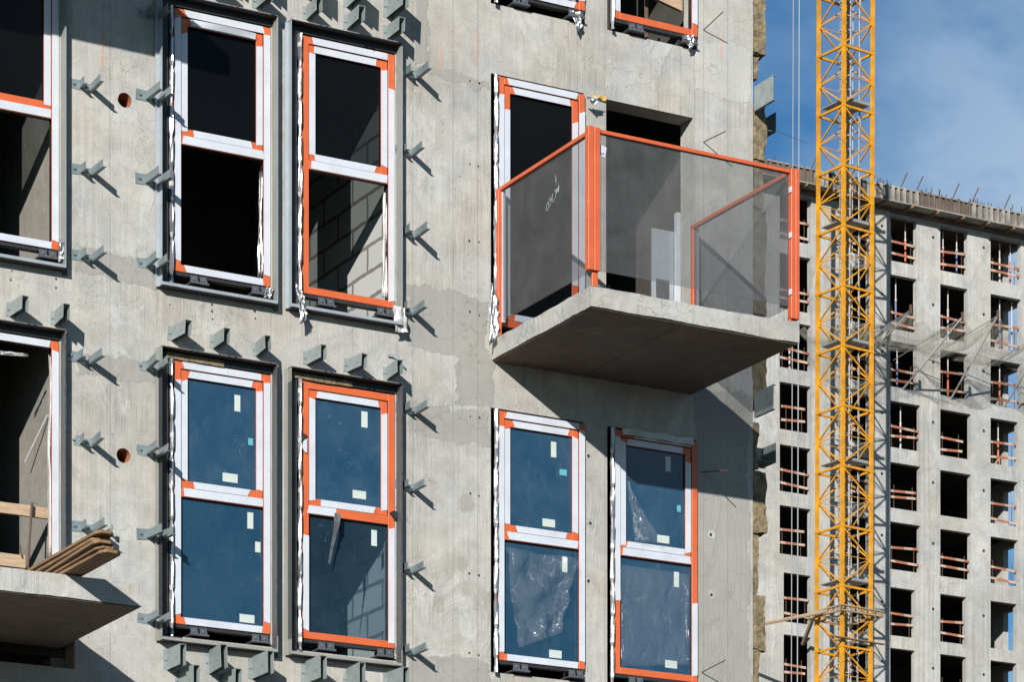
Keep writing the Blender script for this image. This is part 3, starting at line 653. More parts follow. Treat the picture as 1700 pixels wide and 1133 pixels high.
# ---------------------------------------------------------------- steel brackets on the wall
GB = 'galvanised steel brackets fixed to the concrete'
def channel(h, out_, s=.056):
    mb = MB(); t = .004
    mb.box(0, -out_, 0, t, -.004, h); mb.box(s, -out_, 0, s+t, -.004, h); mb.box(t, -out_, h-.03*0-t, s, -.004, h)
    mb.box(t, -.30*out_, 0.02, s, -.29*out_, h-t) if False else None
    mb.box(-.03, -.004, 0, s+.03, 0, h)
    mb.tube([(-.018, -.003, h*.5), (-.018, -.014, h*.5)], .009, 6).tube([(-.001, -out_*.75, h*.4), (-.008, -out_*.75, h*.4)], .007, 6)
    return mb
def angle_bracket(stub=.235):
    mb = MB(); t = .004
    mb.box(-.075, -.004, 0, .03, 0, .075)                       # foot plate on the wall
    mb.box(0, -stub, .012, t, -.004, .068); mb.box(t, -stub, .012, .03, -.004, .012+t)
    mb.box(.085, -.235, .0, .085+t, -.004, .055); mb.box(.089, -.235, 0, .115, -.004, t)
    mb.box(.03, -.004, .0, .12, 0, .055)
    mb.tube([(-.045, -.003, .04), (-.045, -.016, .04)], .010, 6).tube([(.058, -.003, .03), (.058, -.016, .03)], .009, 6)
    return mb
me_up = channel(.115, .25).build('wall_bracket', m_galv, B); me_up.location = (0, 0, -50)
me_dn = channel(.185, .30).build('wall_bracket', m_galv, B)
me_sd = angle_bracket().build('wall_bracket', m_galvb, B)
me_se = angle_bracket(.11).build('wall_bracket', m_galvb, B)
def put(src, p, first=[set()]):
    if src.name not in first[0]: first[0].add(src.name); o = src
    else: o = src.copy(); col.objects.link(o); o.parent = B
    o.location = p; o.rotation_euler = (random.uniform(-.03, .03), random.uniform(-.06, .06), random.uniform(-.09, .09)); k_ = random.uniform(.94, 1.08)*(1.12 if src in (me_sd, me_se) else 1); o.scale = (k_, k_, k_); return o
tops = [(283, 566), (353, 579), (424, 592), (508, 606), (575, 618), (641, 631), (15, 526), (89, 541)]
for px, py in tops: put(me_up, at(px, py, 0))
for px, py in tops[:6]: p = at(px, py, 0); p.z += PITCH; put(me_up, p)
for px, py in ((283, 566), (353, 579), (424, 592), (508, 606), (575, 618), (641, 631)):
    p = at(px, py, 0); p.z += PITCH+.19; p.x += .0; put(me_dn, p)
for px, py in ((276.4, 1113.6), (346.8, 1120), (417.5, 1128.5), (505, 1137), (574, 1146), (641, 1154), (276+20, 1150), (346+20, 1157)): put(me_dn, at(px, py, 0))
for px, py in ((246, 168), (246, 307), (247, 446), (247, 617), (247, 758), (248, 897), (248, 1037), (248, 30)): put(me_sd, at(px-5, py, 0))
for px, py in ((134, 149), (135, 290), (135, 433), (128, 602), (134, 741), (136, 884)): put(me_se, at(px-2, py, 0))
for px, py in ((686, 128), (680, 257), (684, 393), (680, 521), (684, 686), (682, 814), (682, 952), (684, 1088)): put(me_se, at(px-14, py, 0))
# dark steel stub brackets on the return wall at the corner
def corner_bracket(px0, py0, px1, py1, mat, X, name='wall_bracket'):
    a = atx(px0, py0, X); return a
for (py, flip) in ((186, 0), (695, 0)):
    p = at(1252, py, 0); h = .23
    mb = MB(); mb.poly([(XR, -.02, p.z), (XR, -.34, p.z), (XR, -.34, p.z+h), (XR, -.02, p.z+h)], (.004, 0, 0))
    mb.box(XR+.004, -.34, p.z, XR+.03, -.02, p.z+.004); mb.box(XR+.004, -.34, p.z+h-.004, XR+.03, -.02, p.z+h); mb.build('wall_bracket', m_galv, B)
for (py) in (218, 768):
    p = at(1254, py, .1); mb = MB(); h = .19
    mb.box(XR, .25, p.z, XR+.30, .254, p.z+h); mb.box(XR+.27, .02, p.z, XR+.274, .25, p.z+h); mb.box(XR, .02, p.z, XR+.27, .25, p.z+.004); mb.build('wall_bracket', m_galv, B)
# mineral wool on the corner (each slab its own piece)
for i, (ya, yb, wd, yy) in enumerate(((-60, 88, .145, 0), (90, 130, .10, .02), (172, 262, .155, 0), (262, 344, .13, .02), (346, 520, .15, .0), (585, 668, .155, 0), (700, 778, .07, .0), (782, 885, .15, 0), (888, 984, .085, .01), (986, 1078, .15, 0), (1081, 1200, .085, .01))):
    zt, zb = at(1250, ya, 0).z, at(1250, yb, 0).z
    rough_box(XR+.004, yy+.005, zb+.004, XR+wd, yy+1.3, zt-.004, .03, .03, i*3.3).build('insulation_board', m_wool, B)
# bent starter bars
for (rx, ry), L_, up in (((1168, 49), .28, .07), ((1168, 236), .33, .0), ((1165, 785), .40, -.07), ((1165, 1117), .36, .05)):
    p = at(rx, ry, 0); MB().tube([p+Vector((0, .05, 0)), p+Vector((0, -.02, 0)), p+Vector((.03, -L_, up))], .005, 6).build('rebar_stub', m_rust, B)
# paint marks, clip, foam, holes
for px, ya, yb, w_ in ((170, 50, 108, .012), (732, 80, 115, .006), (790, 45, 110, .007), (1196, 60, 100, .006)):
    a, b = at(px, ya, 0), at(px, yb, 0); n = 12; mb = MB()
    for i in range(n):
        t0, t1 = i/n, (i+1-.25*random.random())/n; z0_, z1_ = a.z+(b.z-a.z)*t0, a.z+(b.z-a.z)*t1; ww = w_*random.uniform(.5, 1)
        mb.box(a.x-ww/2, -.0022, z1_, a.x+ww/2, -.0004, z0_)
    mb.build('paint_mark', m_paint, B)
p = at(652, 592, 0); MB().box(p.x-.05, -.02, p.z-.012, p.x+.05, -.004, p.z+.012).bar(p+Vector((.01, -.012, -.01)), p+Vector((.05, -.10, -.05)), .012).build('clip', m_casing, B)
p = at(176, 882, 0); MB().tube([p, p+Vector((0, -.13, -.005))], .010, 8).tube([p+Vector((0, -.12, -.02)), p+Vector((0, -.12, .025))], .014, 6).build('anchor_bolt', m_galv, B)
p = at(995, 163, 0); rough_box(p.x-.06, -.02, p.z-.02, p.x+.06, 0, p.z+.02, .02, .012, 4).build('foam_blob', m_foam, B)
hl = MB()
for px, py in ((20, 450), (18, 465), (93, 463), (93, 478), (282, 506), (352, 506), (352, 517), (353, 530), (423, 517), (424, 529), (780, 134), (796, 138), (780, 272), (794, 276), (779, 400), (795, 402), (780, 518), (796, 524), (781, 692), (796, 694), (781, 820), (795, 824), (779, 953), (795, 956), (779, 1085), (795, 1089)):
    p = at(px, py, 0); r_ = random.uniform(.007, .012); n = 7
    hl.poly([(p.x+math.cos(2*math.pi*i/n)*r_*random.uniform(.7, 1.2), -.0004, p.z+math.sin(2*math.pi*i/n)*r_) for i in range(n)], (0, -.0012, 0))
hl.build('drill_hole', m_black, B)
# spalled spots around tie holes between the lower right windows
for px, py, r_ in ((978, 757, .05), (981, 869, .045), (978, 965, .04), (1181, 888, .04), (1182, 988, .04)):
    p = at(px, py, 0); mb = MB(); n = 14
    mb.poly([(p.x+math.cos(2*math.pi*i/n)*r_*(1+.5*noise.noise(Vector((i*.8, px, 0)))), -.0004, p.z+math.sin(2*math.pi*i/n)*r_*(1+.5*noise.noise(Vector((i*.9, py, 0))))) for i in range(n)], (0, -.0016, 0)).build('spalled_spot', m_slab, B)
    MB().poly([(p.x-.008+math.cos(2*math.pi*i/n)*.014*(1+.5*noise.noise(Vector((i, px, 3)))), -.0022, p.z-.004+math.sin(2*math.pi*i/n)*.016) for i in range(n)], (0, -.0012, 0)).build('tie_hole', m_black, B)
# ---------------------------------------------------------------- glazed balcony
BX0, BX1, BZ0, BZ1, BD = 13.75, 15.87, 10.235, 10.405, 1.75
BAL = empty('balcony', (0, 0, 0), B); tag(BAL, 'concrete balcony with smoky glass railing in orange posts')
rough_box(BX0, -BD, BZ0, BX1, -.001, BZ1, .035, .009, 2).build('balcony_slab', m_slab, BAL)
MB().box(BX0+.012, -BD+.012, BZ0-.0105, BX0+.93, -.004, BZ0-.0085).box(BX0+.936, -BD+.012, BZ0-.0115, BX1-.012, -.004, BZ0-.0085).build('stained_soffit', m_soffit, BAL)  # underside sheet carries the stain plus painted shade
def rail_bar(mb, a, b, w_, h_): mb.bar(a, b, w_, h_)
gx0, gx1, gy = BX0+.06, BX1-.05, -BD+.06
def up(px, py, X=None, Y=None): return atx(px, py, X) if X is not None else at(px, py, Y)
zt = at(990, 214, gy).z-.02; zb = at(985, 448, gy).z
PO = MB(); PO.box(gx0-.078, gy-.05, zb-.02, gx0-.022, gy+.012, zt+.02); PO.box(gx0-.018, gy-.05, zb-.02, gx0+.038, gy+.012, zt+.015); PO.box(gx0-.025, gy-.025, BZ1, gx0+.03, gy, zb-.02)
PO.build('corner_post', m_orange2, BAL, .003)
PO = MB(); PO.box(gx1-.02, gy-.05, zb-.12, gx1+.022, gy+.012, zt+.015); PO.box(gx1+.026, gy-.05, zb-.12, gx1+.067, gy+.012, zt+.02); PO.box(gx1-.02, gy-.025, BZ1, gx1+.01, gy, zb-.10); PO.build('corner_post', m_orange2, BAL, .003)
MB().box(gx0-.05, -.10, BZ1+.02, gx0-.012, -.055, zt).build('wall_post', m_orange2, BAL, .003)
MB().box(gx0-.012, -.11, BZ1+.15, gx0+.02, -.055, zt-.02).build('tape_strip', m_tape, BAL)
MB().box(gx1-.005, -.10, BZ1+.02, gx1+.03, -.055, zt).build('wall_post', m_orange2, BAL, .003)
MB().box(gx1+.031, -.115, BZ1+.02, gx1+.052, -.055, zt-.02).build('tape_strip', m_tape, BAL)
H = MB(); H.box(gx0-.03, gy+.012, zt-.02, gx0+.01, -.055, zt+.015); H.build('handrail', m_orange2, BAL, .003)
H = MB(); H.box(gx0+.038, gy-.03, zt-.02, gx1-.02, gy+.01, zt+.012); H.build('handrail', m_orange2, BAL, .003)
H = MB(); H.box(gx1-.01, gy+.012, zt-.02, gx1+.03, -.055, zt+.015); H.build('handrail', m_orange2, BAL, .003)
GZ = BZ1+.16
MB().box(gx0-.008, gy+.0, GZ, gx0+.002, -.06, zt-.02).build('glass_panel', m_glr, BAL)
MB().box(gx0+.02, gy-.008, GZ, gx1-.02, gy+.002, zt-.02).build('glass_panel', m_glr, BAL)
MB().box(gx1+.006, gy+.0, GZ, gx1+.016, -.06, zt-.02).build('glass_panel', m_glr, BAL)
for z_ in (.25, .75, 1.15): MB().box(gx1-.030, gy-.056, BZ1+z_, gx1-.018, gy-.02, BZ1+z_+.05).build('clamp', m_tape, BAL)
# sticker and chalk scribble on the panels
p = at(1000, 251, gy-.012); o = MB().poly([(-.035, 0, -.04), (.035, 0, -.045), (.035, 0, .045), (-.035, 0, .05)], (0, -.001, 0)).build('sticker', m_tape, BAL); o.location = p; o.rotation_euler = (0, .2, 0)
mb = MB(); p0 = p+Vector((0, -.002, 0))
for i in range(3): mb.box(p0.x-.022, p0.y-.0008, p0.z-.03+i*.006, p0.x+.02, p0.y, p0.z-.028+i*.006)
mb.build('sticker_print', m_dark, BAL)
SK = [[(480, 222), (470, 262), (492, 280), (478, 320), (462, 350)], [(490, 285), (485, 350), (492, 380)], [(490, 405), (492, 412)], [(530, 372), (528, 385)],
      [(338, 735), (315, 790), (300, 860), (305, 900), (325, 905), (345, 850), (352, 790), (340, 735)],
      [(385, 640), (362, 680), (365, 720), (385, 715), (400, 660), (388, 770), (360, 835)],
      [(425, 590), (415, 660), (412, 720), (430, 745), (455, 720), (450, 690), (425, 690)],
      [(490, 560), (480, 620), (470, 670)], [(475, 490), (468, 545), (490, 560), (505, 490), (500, 580)], [(520, 460), (512, 530), (528, 545), (540, 420), (535, 550)], [(470, 540), (545, 470)]]
mb = MB()
for s_ in SK:
    pts = []
    for x_, y_ in s_: q = atx(880+x_/11.325, 270+y_/11.33, gx0-.012); pts.append(q)
    mb.tube(pts, .0014, 4)
mb.build('chalk_writing', m_tape, BAL)
# anchor plate and rebar tails on the slab
p = at(985, 472, -BD+.03); MB().box(BX0+.02, -BD+.02, BZ1+.004, BX0+.2, -BD+.16, BZ1+.012).build('base_plate', m_dark, BAL)
# window leaning / aluminium frame parts inside the doorway
z = Z0[1]-.15; a0 = at(1124, 400, .30)
rt = empty('door_leaf', (a0.x, .30, z)); tag(rt, 'unmounted white door leaf with a dark plate leaning inside the balcony doorway', 'door leaf')
MB().box(0, 0, .003, .05, .05, 1.62).box(.062, 0, .003, .085, .05, 1.62).build('frame', m_tape, rt)
MB().box(-.24, .055, .003, -.002, .075, 1.45).build('panel', m_casing, rt)
MB().box(-.20, .045, .62, -.06, .054, .98).build('plate', m_dark, rt)
# upper-storey balcony (outside the frame) whose shadow falls on the top left, and the lower left balcony
LB = empty('balcony', (0, 0, 0), B); tag(LB, 'bare concrete balcony slab at the lower left without any railing')
rough_box(6.6, -BD, 7.24, 9.66, -.001, 7.415, .045, .007, 5).build('balcony_slab', m_slab, LB)
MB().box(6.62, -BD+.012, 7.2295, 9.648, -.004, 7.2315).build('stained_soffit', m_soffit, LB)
UB = empty('balcony', (0, 0, 0), B)
rough_box(6.6, -BD, 13.235, 9.66, -.001, 13.41, .09, .007, 8).build('balcony_slab', m_slab, UB)
# planks lying over the lower left balcony edge
rt = empty('plank_stack', (9.0, -1.8, 7.42))
tag(rt, 'stack of brown planks sticking out over the lower left balcony edge', 'planks')
PX = at(96, 948, -BD).x
k = 0
for i in range(5):
    for j in range(1):
        w_ = .17 if i < 4 else .15; h_ = .025; L1 = random.uniform(.72, .86)
        x_ = [.0, .10, .03, .13, -.02][i]; z_ = [0, .0, .034, .034, .07][i]
        x_ = [.055, .045, .02, .005, -.01][i]; z_ = i*.031
        mb = MB(); mb.poly([(x_, .9, z_), (x_+w_, .9, z_), (x_+w_, -L1+.05, z_), (x_+w_*.75, -L1, z_), (x_+w_*.2, -L1-.01, z_), (x_, -L1+.06, z_)], (0, 0, h_))
        o = mb.build('plank', m_wood, rt, .003); o.rotation_euler = (0, 0, random.uniform(-.03, .03))
rt.location = (PX-.01, -BD, 7.425)
# timber rails and posts inside the lower left doorway
a, b = at(-60, 836, .12), at(82, 853, .12)
rt = empty('timber_guard_rail', (0, 0, 0)); tag(rt, 'rough timber guard rail nailed across the lower left doorway', 'guard rail')
MB().box(a.x, .12, b.z-.045, b.x, .155, b.z+.045).build('board', m_wood2, rt)
b2 = at(42, 935, .12); MB().box(a.x, .12, b2.z-.045, b2.x, .155, b2.z+.06).build('board', m_wood2, rt)
p = at(53, 835, .08); q = at(46, 945, .08); MB().tube([p, q], .011, 8).build('post', m_rust, rt)
p = at(33, 905, .1); q = at(36, 925, .1); MB().tube([p, q], .006, 6).build('nail', m_rust, rt)
# lath leaning in the opening
o = MB().tube([at(79, 690, .25), at(42, 768, .6)], .010, 6).build('lath', m_foilw); tag(o, 'thin pale lath leaning in the lower left doorway', 'lath')
# timber board at the topmost window
rt = empty('timber_guard_rail', (0, 0, 0)); tag(rt, 'reddish board across the topmost orange silled window', 'guard rail')
a, b = at(1070, -12, .15), at(1133, 18, .15); MB().poly([a, b, b+Vector((0, 0, .10)), a+Vector((0, 0, .10))], (0, .04, 0)).build('board', m_wood2, rt)
a, b = at(1073, -30, .3), at(1073, 62, .3); MB().tube([a, b], .02, 8).build('post', m_rust, rt)
# thin wires
for pts in ([(1282, 214), (1340, 238)], ):
    o = MB().tube([at(*pts[0], .2), at(*pts[1], .6)], .0022, 4).build('wire', m_cable); tag(o, 'thin loose wire trailing off the corner bracket into the sky', 'wire')
# ================================================================ FAR BUILDING
Y2 = 102.3
FB = empty('tower_block', (0, 0, 0)); tag(FB, 'grey concrete frame of an unfinished tower block behind the crane', 'building')
U = lambda px: at(px, 566, Y2).x
Zf = lambda py: at(1476, py, Y2).z
rowsT = [358, 455, 565, 665, 767, 866, 975, 1076]; rowsB = [432, 545, 641, 742, 843, 945, 1055]
rz = [(Zf(b), Zf(t)) for t, b in zip(rowsT, rowsB)]
rz.append((Zf(1076)-2.3, Zf(1076)))
z = rz[-1][0]-.7
while z > 3: rz.append((z-2.3, z)); z -= 3.0
def colset(r):
    if r < 3: e = (1522, 1606.5, 1695)
    elif r < 6: e = (1528, 1612, 1690)
    else: e = (1519, 1604, 1688)
    lf = 1294.5 if r < 6 else 1301
    return [(U(1180), U(1225)), (U(lf), U(1346)), (U(1411), U(1443)), (U(1476.5), U(e[0])), (U(1561), U(e[1])), (U(1644.5), U(e[2]))]
fh = [(c0, c1, z0, z1, r, ci) for r, (z0, z1) in enumerate(rz) for ci, (c0, c1) in enumerate(colset(r))]
XE = U(1712); XS = U(1130); ZT = Zf(352)
xs = [XS, XE]+[v for h in fh for v in h[:2]]; zs = [0, ZT]+[v for h in fh for v in h[2:4]]
grid_wall(xs, zs, lambda x, z: any(a < x < b and c < z < d for a, b, c, d, _, _ in fh), Y2, Y2+.3).build('facade', m_far, FB)
# pier that stands proud beside the crane
MB().box(U(1443)+.05, Y2-.12, 0, U(1475.5), Y2-.002, ZT).build('pier', m_far, FB)
# side facade with openings
yh = [(Y2+a, Y2+a+w_, z0, z1) for a, w_ in ((.6, 1.25), (5.2, 3.2), (9.6, 3.2)) for (z0, z1) in rz]
ys = [Y2+.3, Y2+14]+[v for h in yh for v in h[:2]]; zs2 = [0, ZT]+[v for h in yh for v in h[2:4]]
sm_ = grid_wall(ys, zs2, lambda x, z: any(a < x < b and c < z < d for a, b, c, d in yh), 0, .3)
sm_.v = [(XE-v[1], v[0], v[2]) for v in sm_.v]; sm_.build('side_facade', m_far, FB)
MB().box(XS, Y2+14, 0, XE, Y2+14.3, ZT).build('rear_wall', m_far, FB)
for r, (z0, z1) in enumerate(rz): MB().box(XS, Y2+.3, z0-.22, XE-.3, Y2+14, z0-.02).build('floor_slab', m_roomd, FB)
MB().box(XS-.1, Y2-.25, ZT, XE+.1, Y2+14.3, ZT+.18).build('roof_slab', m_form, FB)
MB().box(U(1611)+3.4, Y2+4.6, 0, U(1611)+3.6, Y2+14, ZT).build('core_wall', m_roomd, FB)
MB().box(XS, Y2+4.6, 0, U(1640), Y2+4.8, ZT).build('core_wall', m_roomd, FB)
# tie holes
n = 8; th0 = None
for r, (z0, z1) in enumerate(rz[:9]):
    for px in (1382, 1463, 1549, 1633):
        y_ = Y2-.12 if px == 1463 else Y2; c = U(px) if px != 1463 else at(1464, 566, y_).x
        if th0 is None: th0 = MB().poly([(.075*math.cos(2*math.pi*i/n), -.004, .075*math.sin(2*math.pi*i/n)) for i in range(n)], (0, -.006, 0)).build('tie_hole', m_black, FB); o = th0
        else: o = th0.copy(); col.objects.link(o)
        o.location = (c, y_, z0+1.55)
# formwork along the roof edge
fm = MB(); x = XS; i = 0
fm.m = 0; fm.box(XS-.3, Y2-.7, ZT+.18, XE+.6, Y2-.62, ZT+.95); fm.box(XE+.5, Y2-.6, ZT+.18, XE+.6, Y2+14, ZT+.95)
fm.m = 1; fm.box(XS-.3, Y2-.95, ZT+.16, XE+.6, Y2-.2, ZT+.22); fm.box(XS-.3, Y2-.80, ZT+.92, XE+.6, Y2-.60, ZT+.98)
while x < XE+.5:
    h = random.uniform(.66, .80); fm.m = 1 if (int(x/3.1) % 3 != 0) else 0
    fm.box(x, Y2-.86, ZT+.22, x+random.uniform(.08, .14), Y2-.70, ZT+.22+h); x += random.uniform(.28, .42)
fm.build('edge_formwork', [m_form, m_formr], FB)
# brackets below the roof formwork
mb = MB(); x = U(1320)
while x < XE: mb.box(x, Y2-.95, ZT+.05, x+.10, Y2-.25, ZT+.16); x += 1.55
mb.build('formwork_support', m_wood, FB)
mb = MB(); x = XS
for cx in (1262, 1290, 1340, 1370, 1398, 1425, 1458, 1466, 1474, 1530, 1541, 1552, 1562, 1572, 1612, 1622, 1632, 1642, 1652, 1682, 1694):
    for j in range(3): xx = U(cx)+j*.13+random.uniform(-.1, .1); mb.bar((xx, Y2+.15+random.random()*.6, ZT+.1), (xx+random.uniform(-.05, .05), Y2+.15, ZT+random.uniform(1.25, 1.75)), .032)
for cx in (1336, 1484, 1510, 1570, 1602, 1655, 1692): xx = U(cx); mb.bar((xx-.3, Y2-.6, ZT+.5), (xx+.45, Y2-.5, ZT+1.9), .04)
o = mb.build('starter_bars', m_rust, FB); o['kind'] = 'stuff'
# guard rails and props in the openings of the tower block
ordn = ['topmost', 'second', 'third', 'fourth', 'fifth', 'sixth', 'seventh', 'eighth', 'ninth']
bayn = {1: 'bay left of the crane', 2: 'bay behind the crane', 3: 'first bay right of the crane', 4: 'second bay right of the crane', 5: 'corner bay'}
rail0 = None
for (x0, x1, z0, z1, r, ci) in fh:
    if r > 8 or ci == 0 or (ci, r) in ((4, 4), (2, 1), (5, 6), (3, 7), (2, 5)): continue
    wd = x1-x0; full = r < 3 or random.random() < .45; e = wd*(0 if full else random.uniform(.1, .3)); off = 0 if random.random() < .7 else e*.5
    rt = empty('guard_rail', (x0, Y2+.12, z0))
    tag(rt, f'orange and white guard rail in the {bayn[ci]}, {ordn[r]} storey', 'guard rail', 'guard rails in the tower block openings')
    for zz in (.42, 1.0):
        t = random.uniform(-.07, .07)
        mb = MB(); T = Matrix.Rotation(t, 4, 'Y'); zz += random.uniform(-.2, .15); mb.box(off, 0, zz, off+wd-e, .05, zz+.115, Matrix.Translation((0, 0, 0)) @ T); mb.build('board', m_rails, rt)
    for xx in (off+.25, off+(wd-e)*.85): MB().box(xx, .055, .003, xx+.025, .08, 1.2).build('post', m_rust, rt)
props = [(3, 0, .25, 'w'), (3, 0, .8, 'o'), (4, 0, .32, 'o'), (4, 0, .82, 'b'), (5, 0, .12, 'o'), (5, 0, .5, 'w'), (5, 0, .85, 'o'), (3, 1, .45, 'b'), (4, 1, .5, 'w'), (5, 1, .5, 'b'), (5, 1, .9, 'w'), (3, 2, .5, 'b'), (4, 2, .5, 'o'), (5, 2, .5, 'o'), (3, 3, .55, 'w'), (5, 3, .5, 'o'), (1, 0, .7, 'w'), (1, 2, .5, 'w')]
cn_ = {'w': 'steel', 'o': 'orange', 'b': 'blue'}; seen = {}
for ci, r, f, c in props:
    h = [q for q in fh if q[4] == r and q[5] == ci][0]; key = (ci, r, c); seen[key] = seen.get(key, 0)+1
    pos = ('left' if f < .4 else 'right') if len([q for q in props if q[0] == ci and q[1] == r]) > 1 else 'only'
    o = empty('shoring_prop', (h[0]+(h[1]-h[0])*f, Y2+.5, h[2])); zz = h[3]-h[2]
    MB().tube([(0, 0, .0), (0, 0, zz*.6)], .045, 8).build('outer_tube', {'w': m_propw, 'o': m_propo, 'b': m_propb}[c], o)
    MB().tube([(0, 0, zz*.6), (0, 0, zz-.0)], .03, 8).tube([(0, 0, zz*.6), (0, 0, zz*.6+.06)], .06, 8).build('inner_tube', m_propw, o)
    tag(o, f'{cn_[c]} shoring prop, {pos if pos != "only" else "sole"} one in the {bayn[ci]}, {ordn[r]} storey', 'prop', 'shoring props in the upper openings')
# net on outrigger poles
YN = Y2-4.
poles = [((1450, 583), (1512, 515)), ((1499.5, 646), (1598, 527)), ((1579, 662), (1657, 524)), ((1669, 674), (1745, 545))]
where = ['just right of the crane', 'between the first and second bays', 'near the corner bay', 'at the right edge']
tips = []
for (b_, t_), wh in zip(poles, where):
    a, c = at(*b_, Y2-.02), at(*t_, YN); c.x += 0; tips.append(c)
    rt = empty('net_pole', (0, 0, 0)); tag(rt, f'slanting steel net pole {wh}', 'pole', 'slanting poles of the safety net')
    MB().tube([a, c], .05, 6).build('tube', m_propw, rt)
    w2_ = Vector((c.x-1.2, Y2-.05, c.z-1.2)); MB().tube([c, w2_], .022, 5).build('stay', m_cable, rt)
    MB().box(-.05, -.05, -.2, .05, .05, .25, Matrix.Translation(c)).build('head', m_rust, rt)
tips = [at(1395, 560, YN+1)]+tips+[tips[-1]+Vector((6, 0, -.4))]
mb = MB(); nu, nv = 26, 10; base = []
for k in range(len(tips)-1):
    A, C = tips[k], tips[k+1]
    for i in range(nu):
        u = i/nu
        for j in range(nv+1):
            v = j/nv; top = A.lerp(C, u); top.z -= .8*4*u*(1-u)+.3*noise.noise(Vector((u*4+k*3, 0, 0)))
            wl = Vector((top.x-1.5, Y2-.12, Zf(556)+.0*u-.6*math.sin(u*math.pi)+.3*noise.noise(Vector((u*5+k, 3, 0)))))
            p = wl.lerp(top, v); p.z -= (.8+.5*noise.noise(Vector((k*2.3, u*2, 1))))*4*v*(1-v)*.75+.35*noise.noise(Vector((u*6+k*5, v*3, 2)))
            mb.v.append(tuple(p))
for i in range(nu*(len(tips)-1)-1):
    for j in range(nv): a = i*(nv+1)+j; mb.f.append((a, a+1, a+nv+2, a+nv+1)); mb.mi.append(0)
o = mb.build('safety_net', m_net, None, smooth=True); tag(o, 'sagging dusty safety net slung along the tower block on slanting poles', 'safety net')
# ================================================================ CRANE
CR = empty('tower_crane', (0, 0, 0)); tag(CR, 'tall yellow lattice tower crane mast in front of the tower block', 'crane')
YCR = Y2-6.6
C0 = at(1393.7, 566, YCR); CR.location = (C0.x, YCR, 0); CR.rotation_euler = (0, .0045, R(6.5))
A_ = 1.76; SH = 2.762; zsec0 = at(1396, 71, YCR).z; nlow = int(zsec0/SH); zb0 = zsec0-nlow*SH
def section():
    S = empty('mast_section', (0, 0, 0), CR)
    lw = .145
    for x, y in ((0, 0), (A_, 0), (A_, A_), (0, A_)):
        mb = MB(); mb.box(x-lw/2, y-lw/2, 0, x+lw/2, y+lw/2, SH-.004); mb.box(x-lw*.62, y-lw*.62, SH-.09, x+lw*.62, y+lw*.62, SH-.006); mb.build('leg', m_yel, S)
    mb = MB(); h2 = SH/2
    def face(a, b, flip=False):
        a, b = Vector((*a, 0)), Vector((*b, 0))
        if flip: a, b = b, a
        Zv = Vector((0, 0, 1))
        mb.bar(a+Zv*SH*.985, b+Zv*SH*.985, .085, .10)
        mb.bar(a+Zv*(SH*.97), b+Zv*h2, .058); mb.bar(b+Zv*h2, a+Zv*.08, .058)
        mb.bar(a+Zv*h2, b+Zv*h2, .028)
        d = (b-a).normalized()
        for q, zc, sg in ((a, SH*.94, 1), (b, h2, -1)):
            n_ = d.cross(Zv)*.012; c = q+Zv*zc+d*sg*.07
            mb.poly([c-d*sg*.06-Zv*.17-n_, c+d*sg*.14-Zv*.04-n_, c+d*sg*.14+Zv*.04-n_, c-d*sg*.06+Zv*.17-n_], n_*2)
    face((0, 0), (A_, 0)); face((0, A_), (0, 0), True) ; face((A_, A_), (0, A_)); face((A_, 0), (A_, A_), True)
    mb.build('bracing', m_yel, S)
    ld = MB(); lx, ly = .62, .95
    for dx in (0, .42): ld.box(lx+dx, ly, 0, lx+dx+.04, ly+.04, SH)
    for i in range(9): ld.box(lx, ly+.01, .15+i*.3, lx+.46, ly+.035, .18+i*.3)
    ld.tube([(lx+.9, ly-.3, 0), (lx+.9, ly-.3, SH)], .025, 5); ld.tube([(lx+1.05, ly-.2, 0), (lx+1.02, ly-.22, SH*.5), (lx+1.06, ly-.2, SH)], .02, 5)
    ld.build('ladder', m_ydk, S)
    hp = MB()
    for i in range(4):
        z_ = .35+i*.66; pts = [(lx+.21+.38*math.cos(t), ly-.05-.42*math.sin(t), z_) for t in [math.pi*j/6 for j in range(7)]]; hp.tube(pts, .022, 4)
    for t in (.5, 1.57, 2.64): hp.box(lx+.21+.38*math.cos(t)-.015, ly-.05-.42*math.sin(t)-.015, .3, lx+.21+.38*math.cos(t)+.015, ly-.05-.42*math.sin(t)+.015, 2.4)
    hp.build('ladder_hoops', m_propw, S)
    return S
S0 = section()
secs = [S0]+[copy_tree(S0, CR) for i in range(nlow+6)]
for i, S in enumerate(secs):
    S.location = (0, 0, zb0+i*SH)
    if i % 2 == (nlow-1) % 2:
        mb = MB(); mb.box(.1, .1, .30, A_-.1, .62, .34); mb.box(.1, .62, .30, .55, A_-.1, .34); mb.box(.1, .1, .30, A_-.1, .14, .45); mb.box(1.15, .62, .30, A_-.1, A_-.1, .34); mb.build('platform', m_ydk, S)
MB().box(-.6, -.6, 0, A_+.6, A_+.6, zb0+.01).build('foundation', m_far, CR)
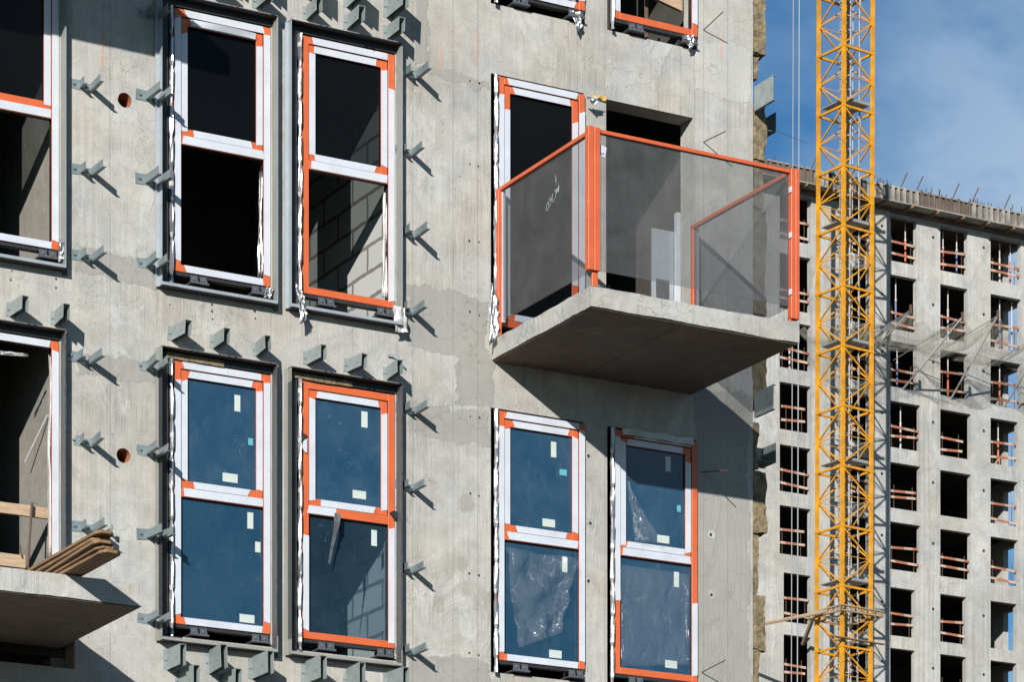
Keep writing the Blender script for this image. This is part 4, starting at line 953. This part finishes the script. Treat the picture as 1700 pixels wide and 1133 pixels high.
# tie-in collar
TC = empty('crane_tie_frame', (0, 0, 0)); tag(TC, 'beige tie frame clamped round the yellow mast with an arm to the tower block', 'tie frame')
zc = at(1396, 1012, YCR).z; TC.location = (C0.x+.0045*zc, YCR, zc); TC.rotation_euler = (0, 0, R(6.5))
mb = MB(); e = .28
for (xa, ya), (xb, yb) in (((-e, -e), (A_+e*1.8, -e)), ((A_+e, -e), (A_+e, A_+e)), ((A_+e, A_+e), (-e, A_+e)), ((-e, A_+e), (-e, -e))):
    for dz in (-.12, .12): mb.bar((xa, ya, dz), (xb, yb, dz), .14, .06)
    n = 7
    for i in range(n+1): u = i/n; mb.bar((xa+(xb-xa)*u, ya+(yb-ya)*u, -.12), (xa+(xb-xa)*u, ya+(yb-ya)*u, .12), .12, .05)
mb.build('collar', m_collar, TC)
MB().tube([(-e, A_*.4, 0), (-3.2, 5.7, -.55)], .085, 6).build('tie_arm', m_collar, TC)
from mathutils import Matrix as _M
TM = _M.Translation(TC.location) @ _M.Rotation(R(6.5), 4, 'Z'); q1 = TM.inverted() @ at(1350, 1026, Y2-2); q2 = TM.inverted() @ at(1333, 1070, Y2-.1)
MB().tube([q1, q2], .11, 6).build('tie_arm', m_collar, TC)
# planks lying on the mast below the collar
o = MB().box(-.5, -.30, 0, A_+.8, -.12, .05).box(-.55, -.1, .06, .9, .1, .11).build('scaffold_plank', m_wood); tag(o, 'wooden scaffold planks resting across the yellow mast below the tie frame', 'planks')
o.location = (C0.x, YCR, at(1396, 1062, YCR).z); o.rotation_euler = (0, 0, R(6.5))
# hoist ropes of a suspended cradle, hanging in front of the tower block
for i, (pa, pb) in enumerate((((1318, -60), (1310.5, 1200)), ((1328, -60), (1320.5, 1200)))):
    a, b = at(*pa, 40), at(*pb, 40); a.z = at(1320, -400, 40).z; b2 = b.copy(); b2.z = 0
    o = MB().tube([a, b2], .016 if i else .012, 6).build('hoist_rope', m_cable)
    tag(o, ['thinner of the two upright steel hoist ropes beside the crane', 'thicker of the two upright steel hoist ropes beside the crane'][i], 'rope', 'hoist ropes')
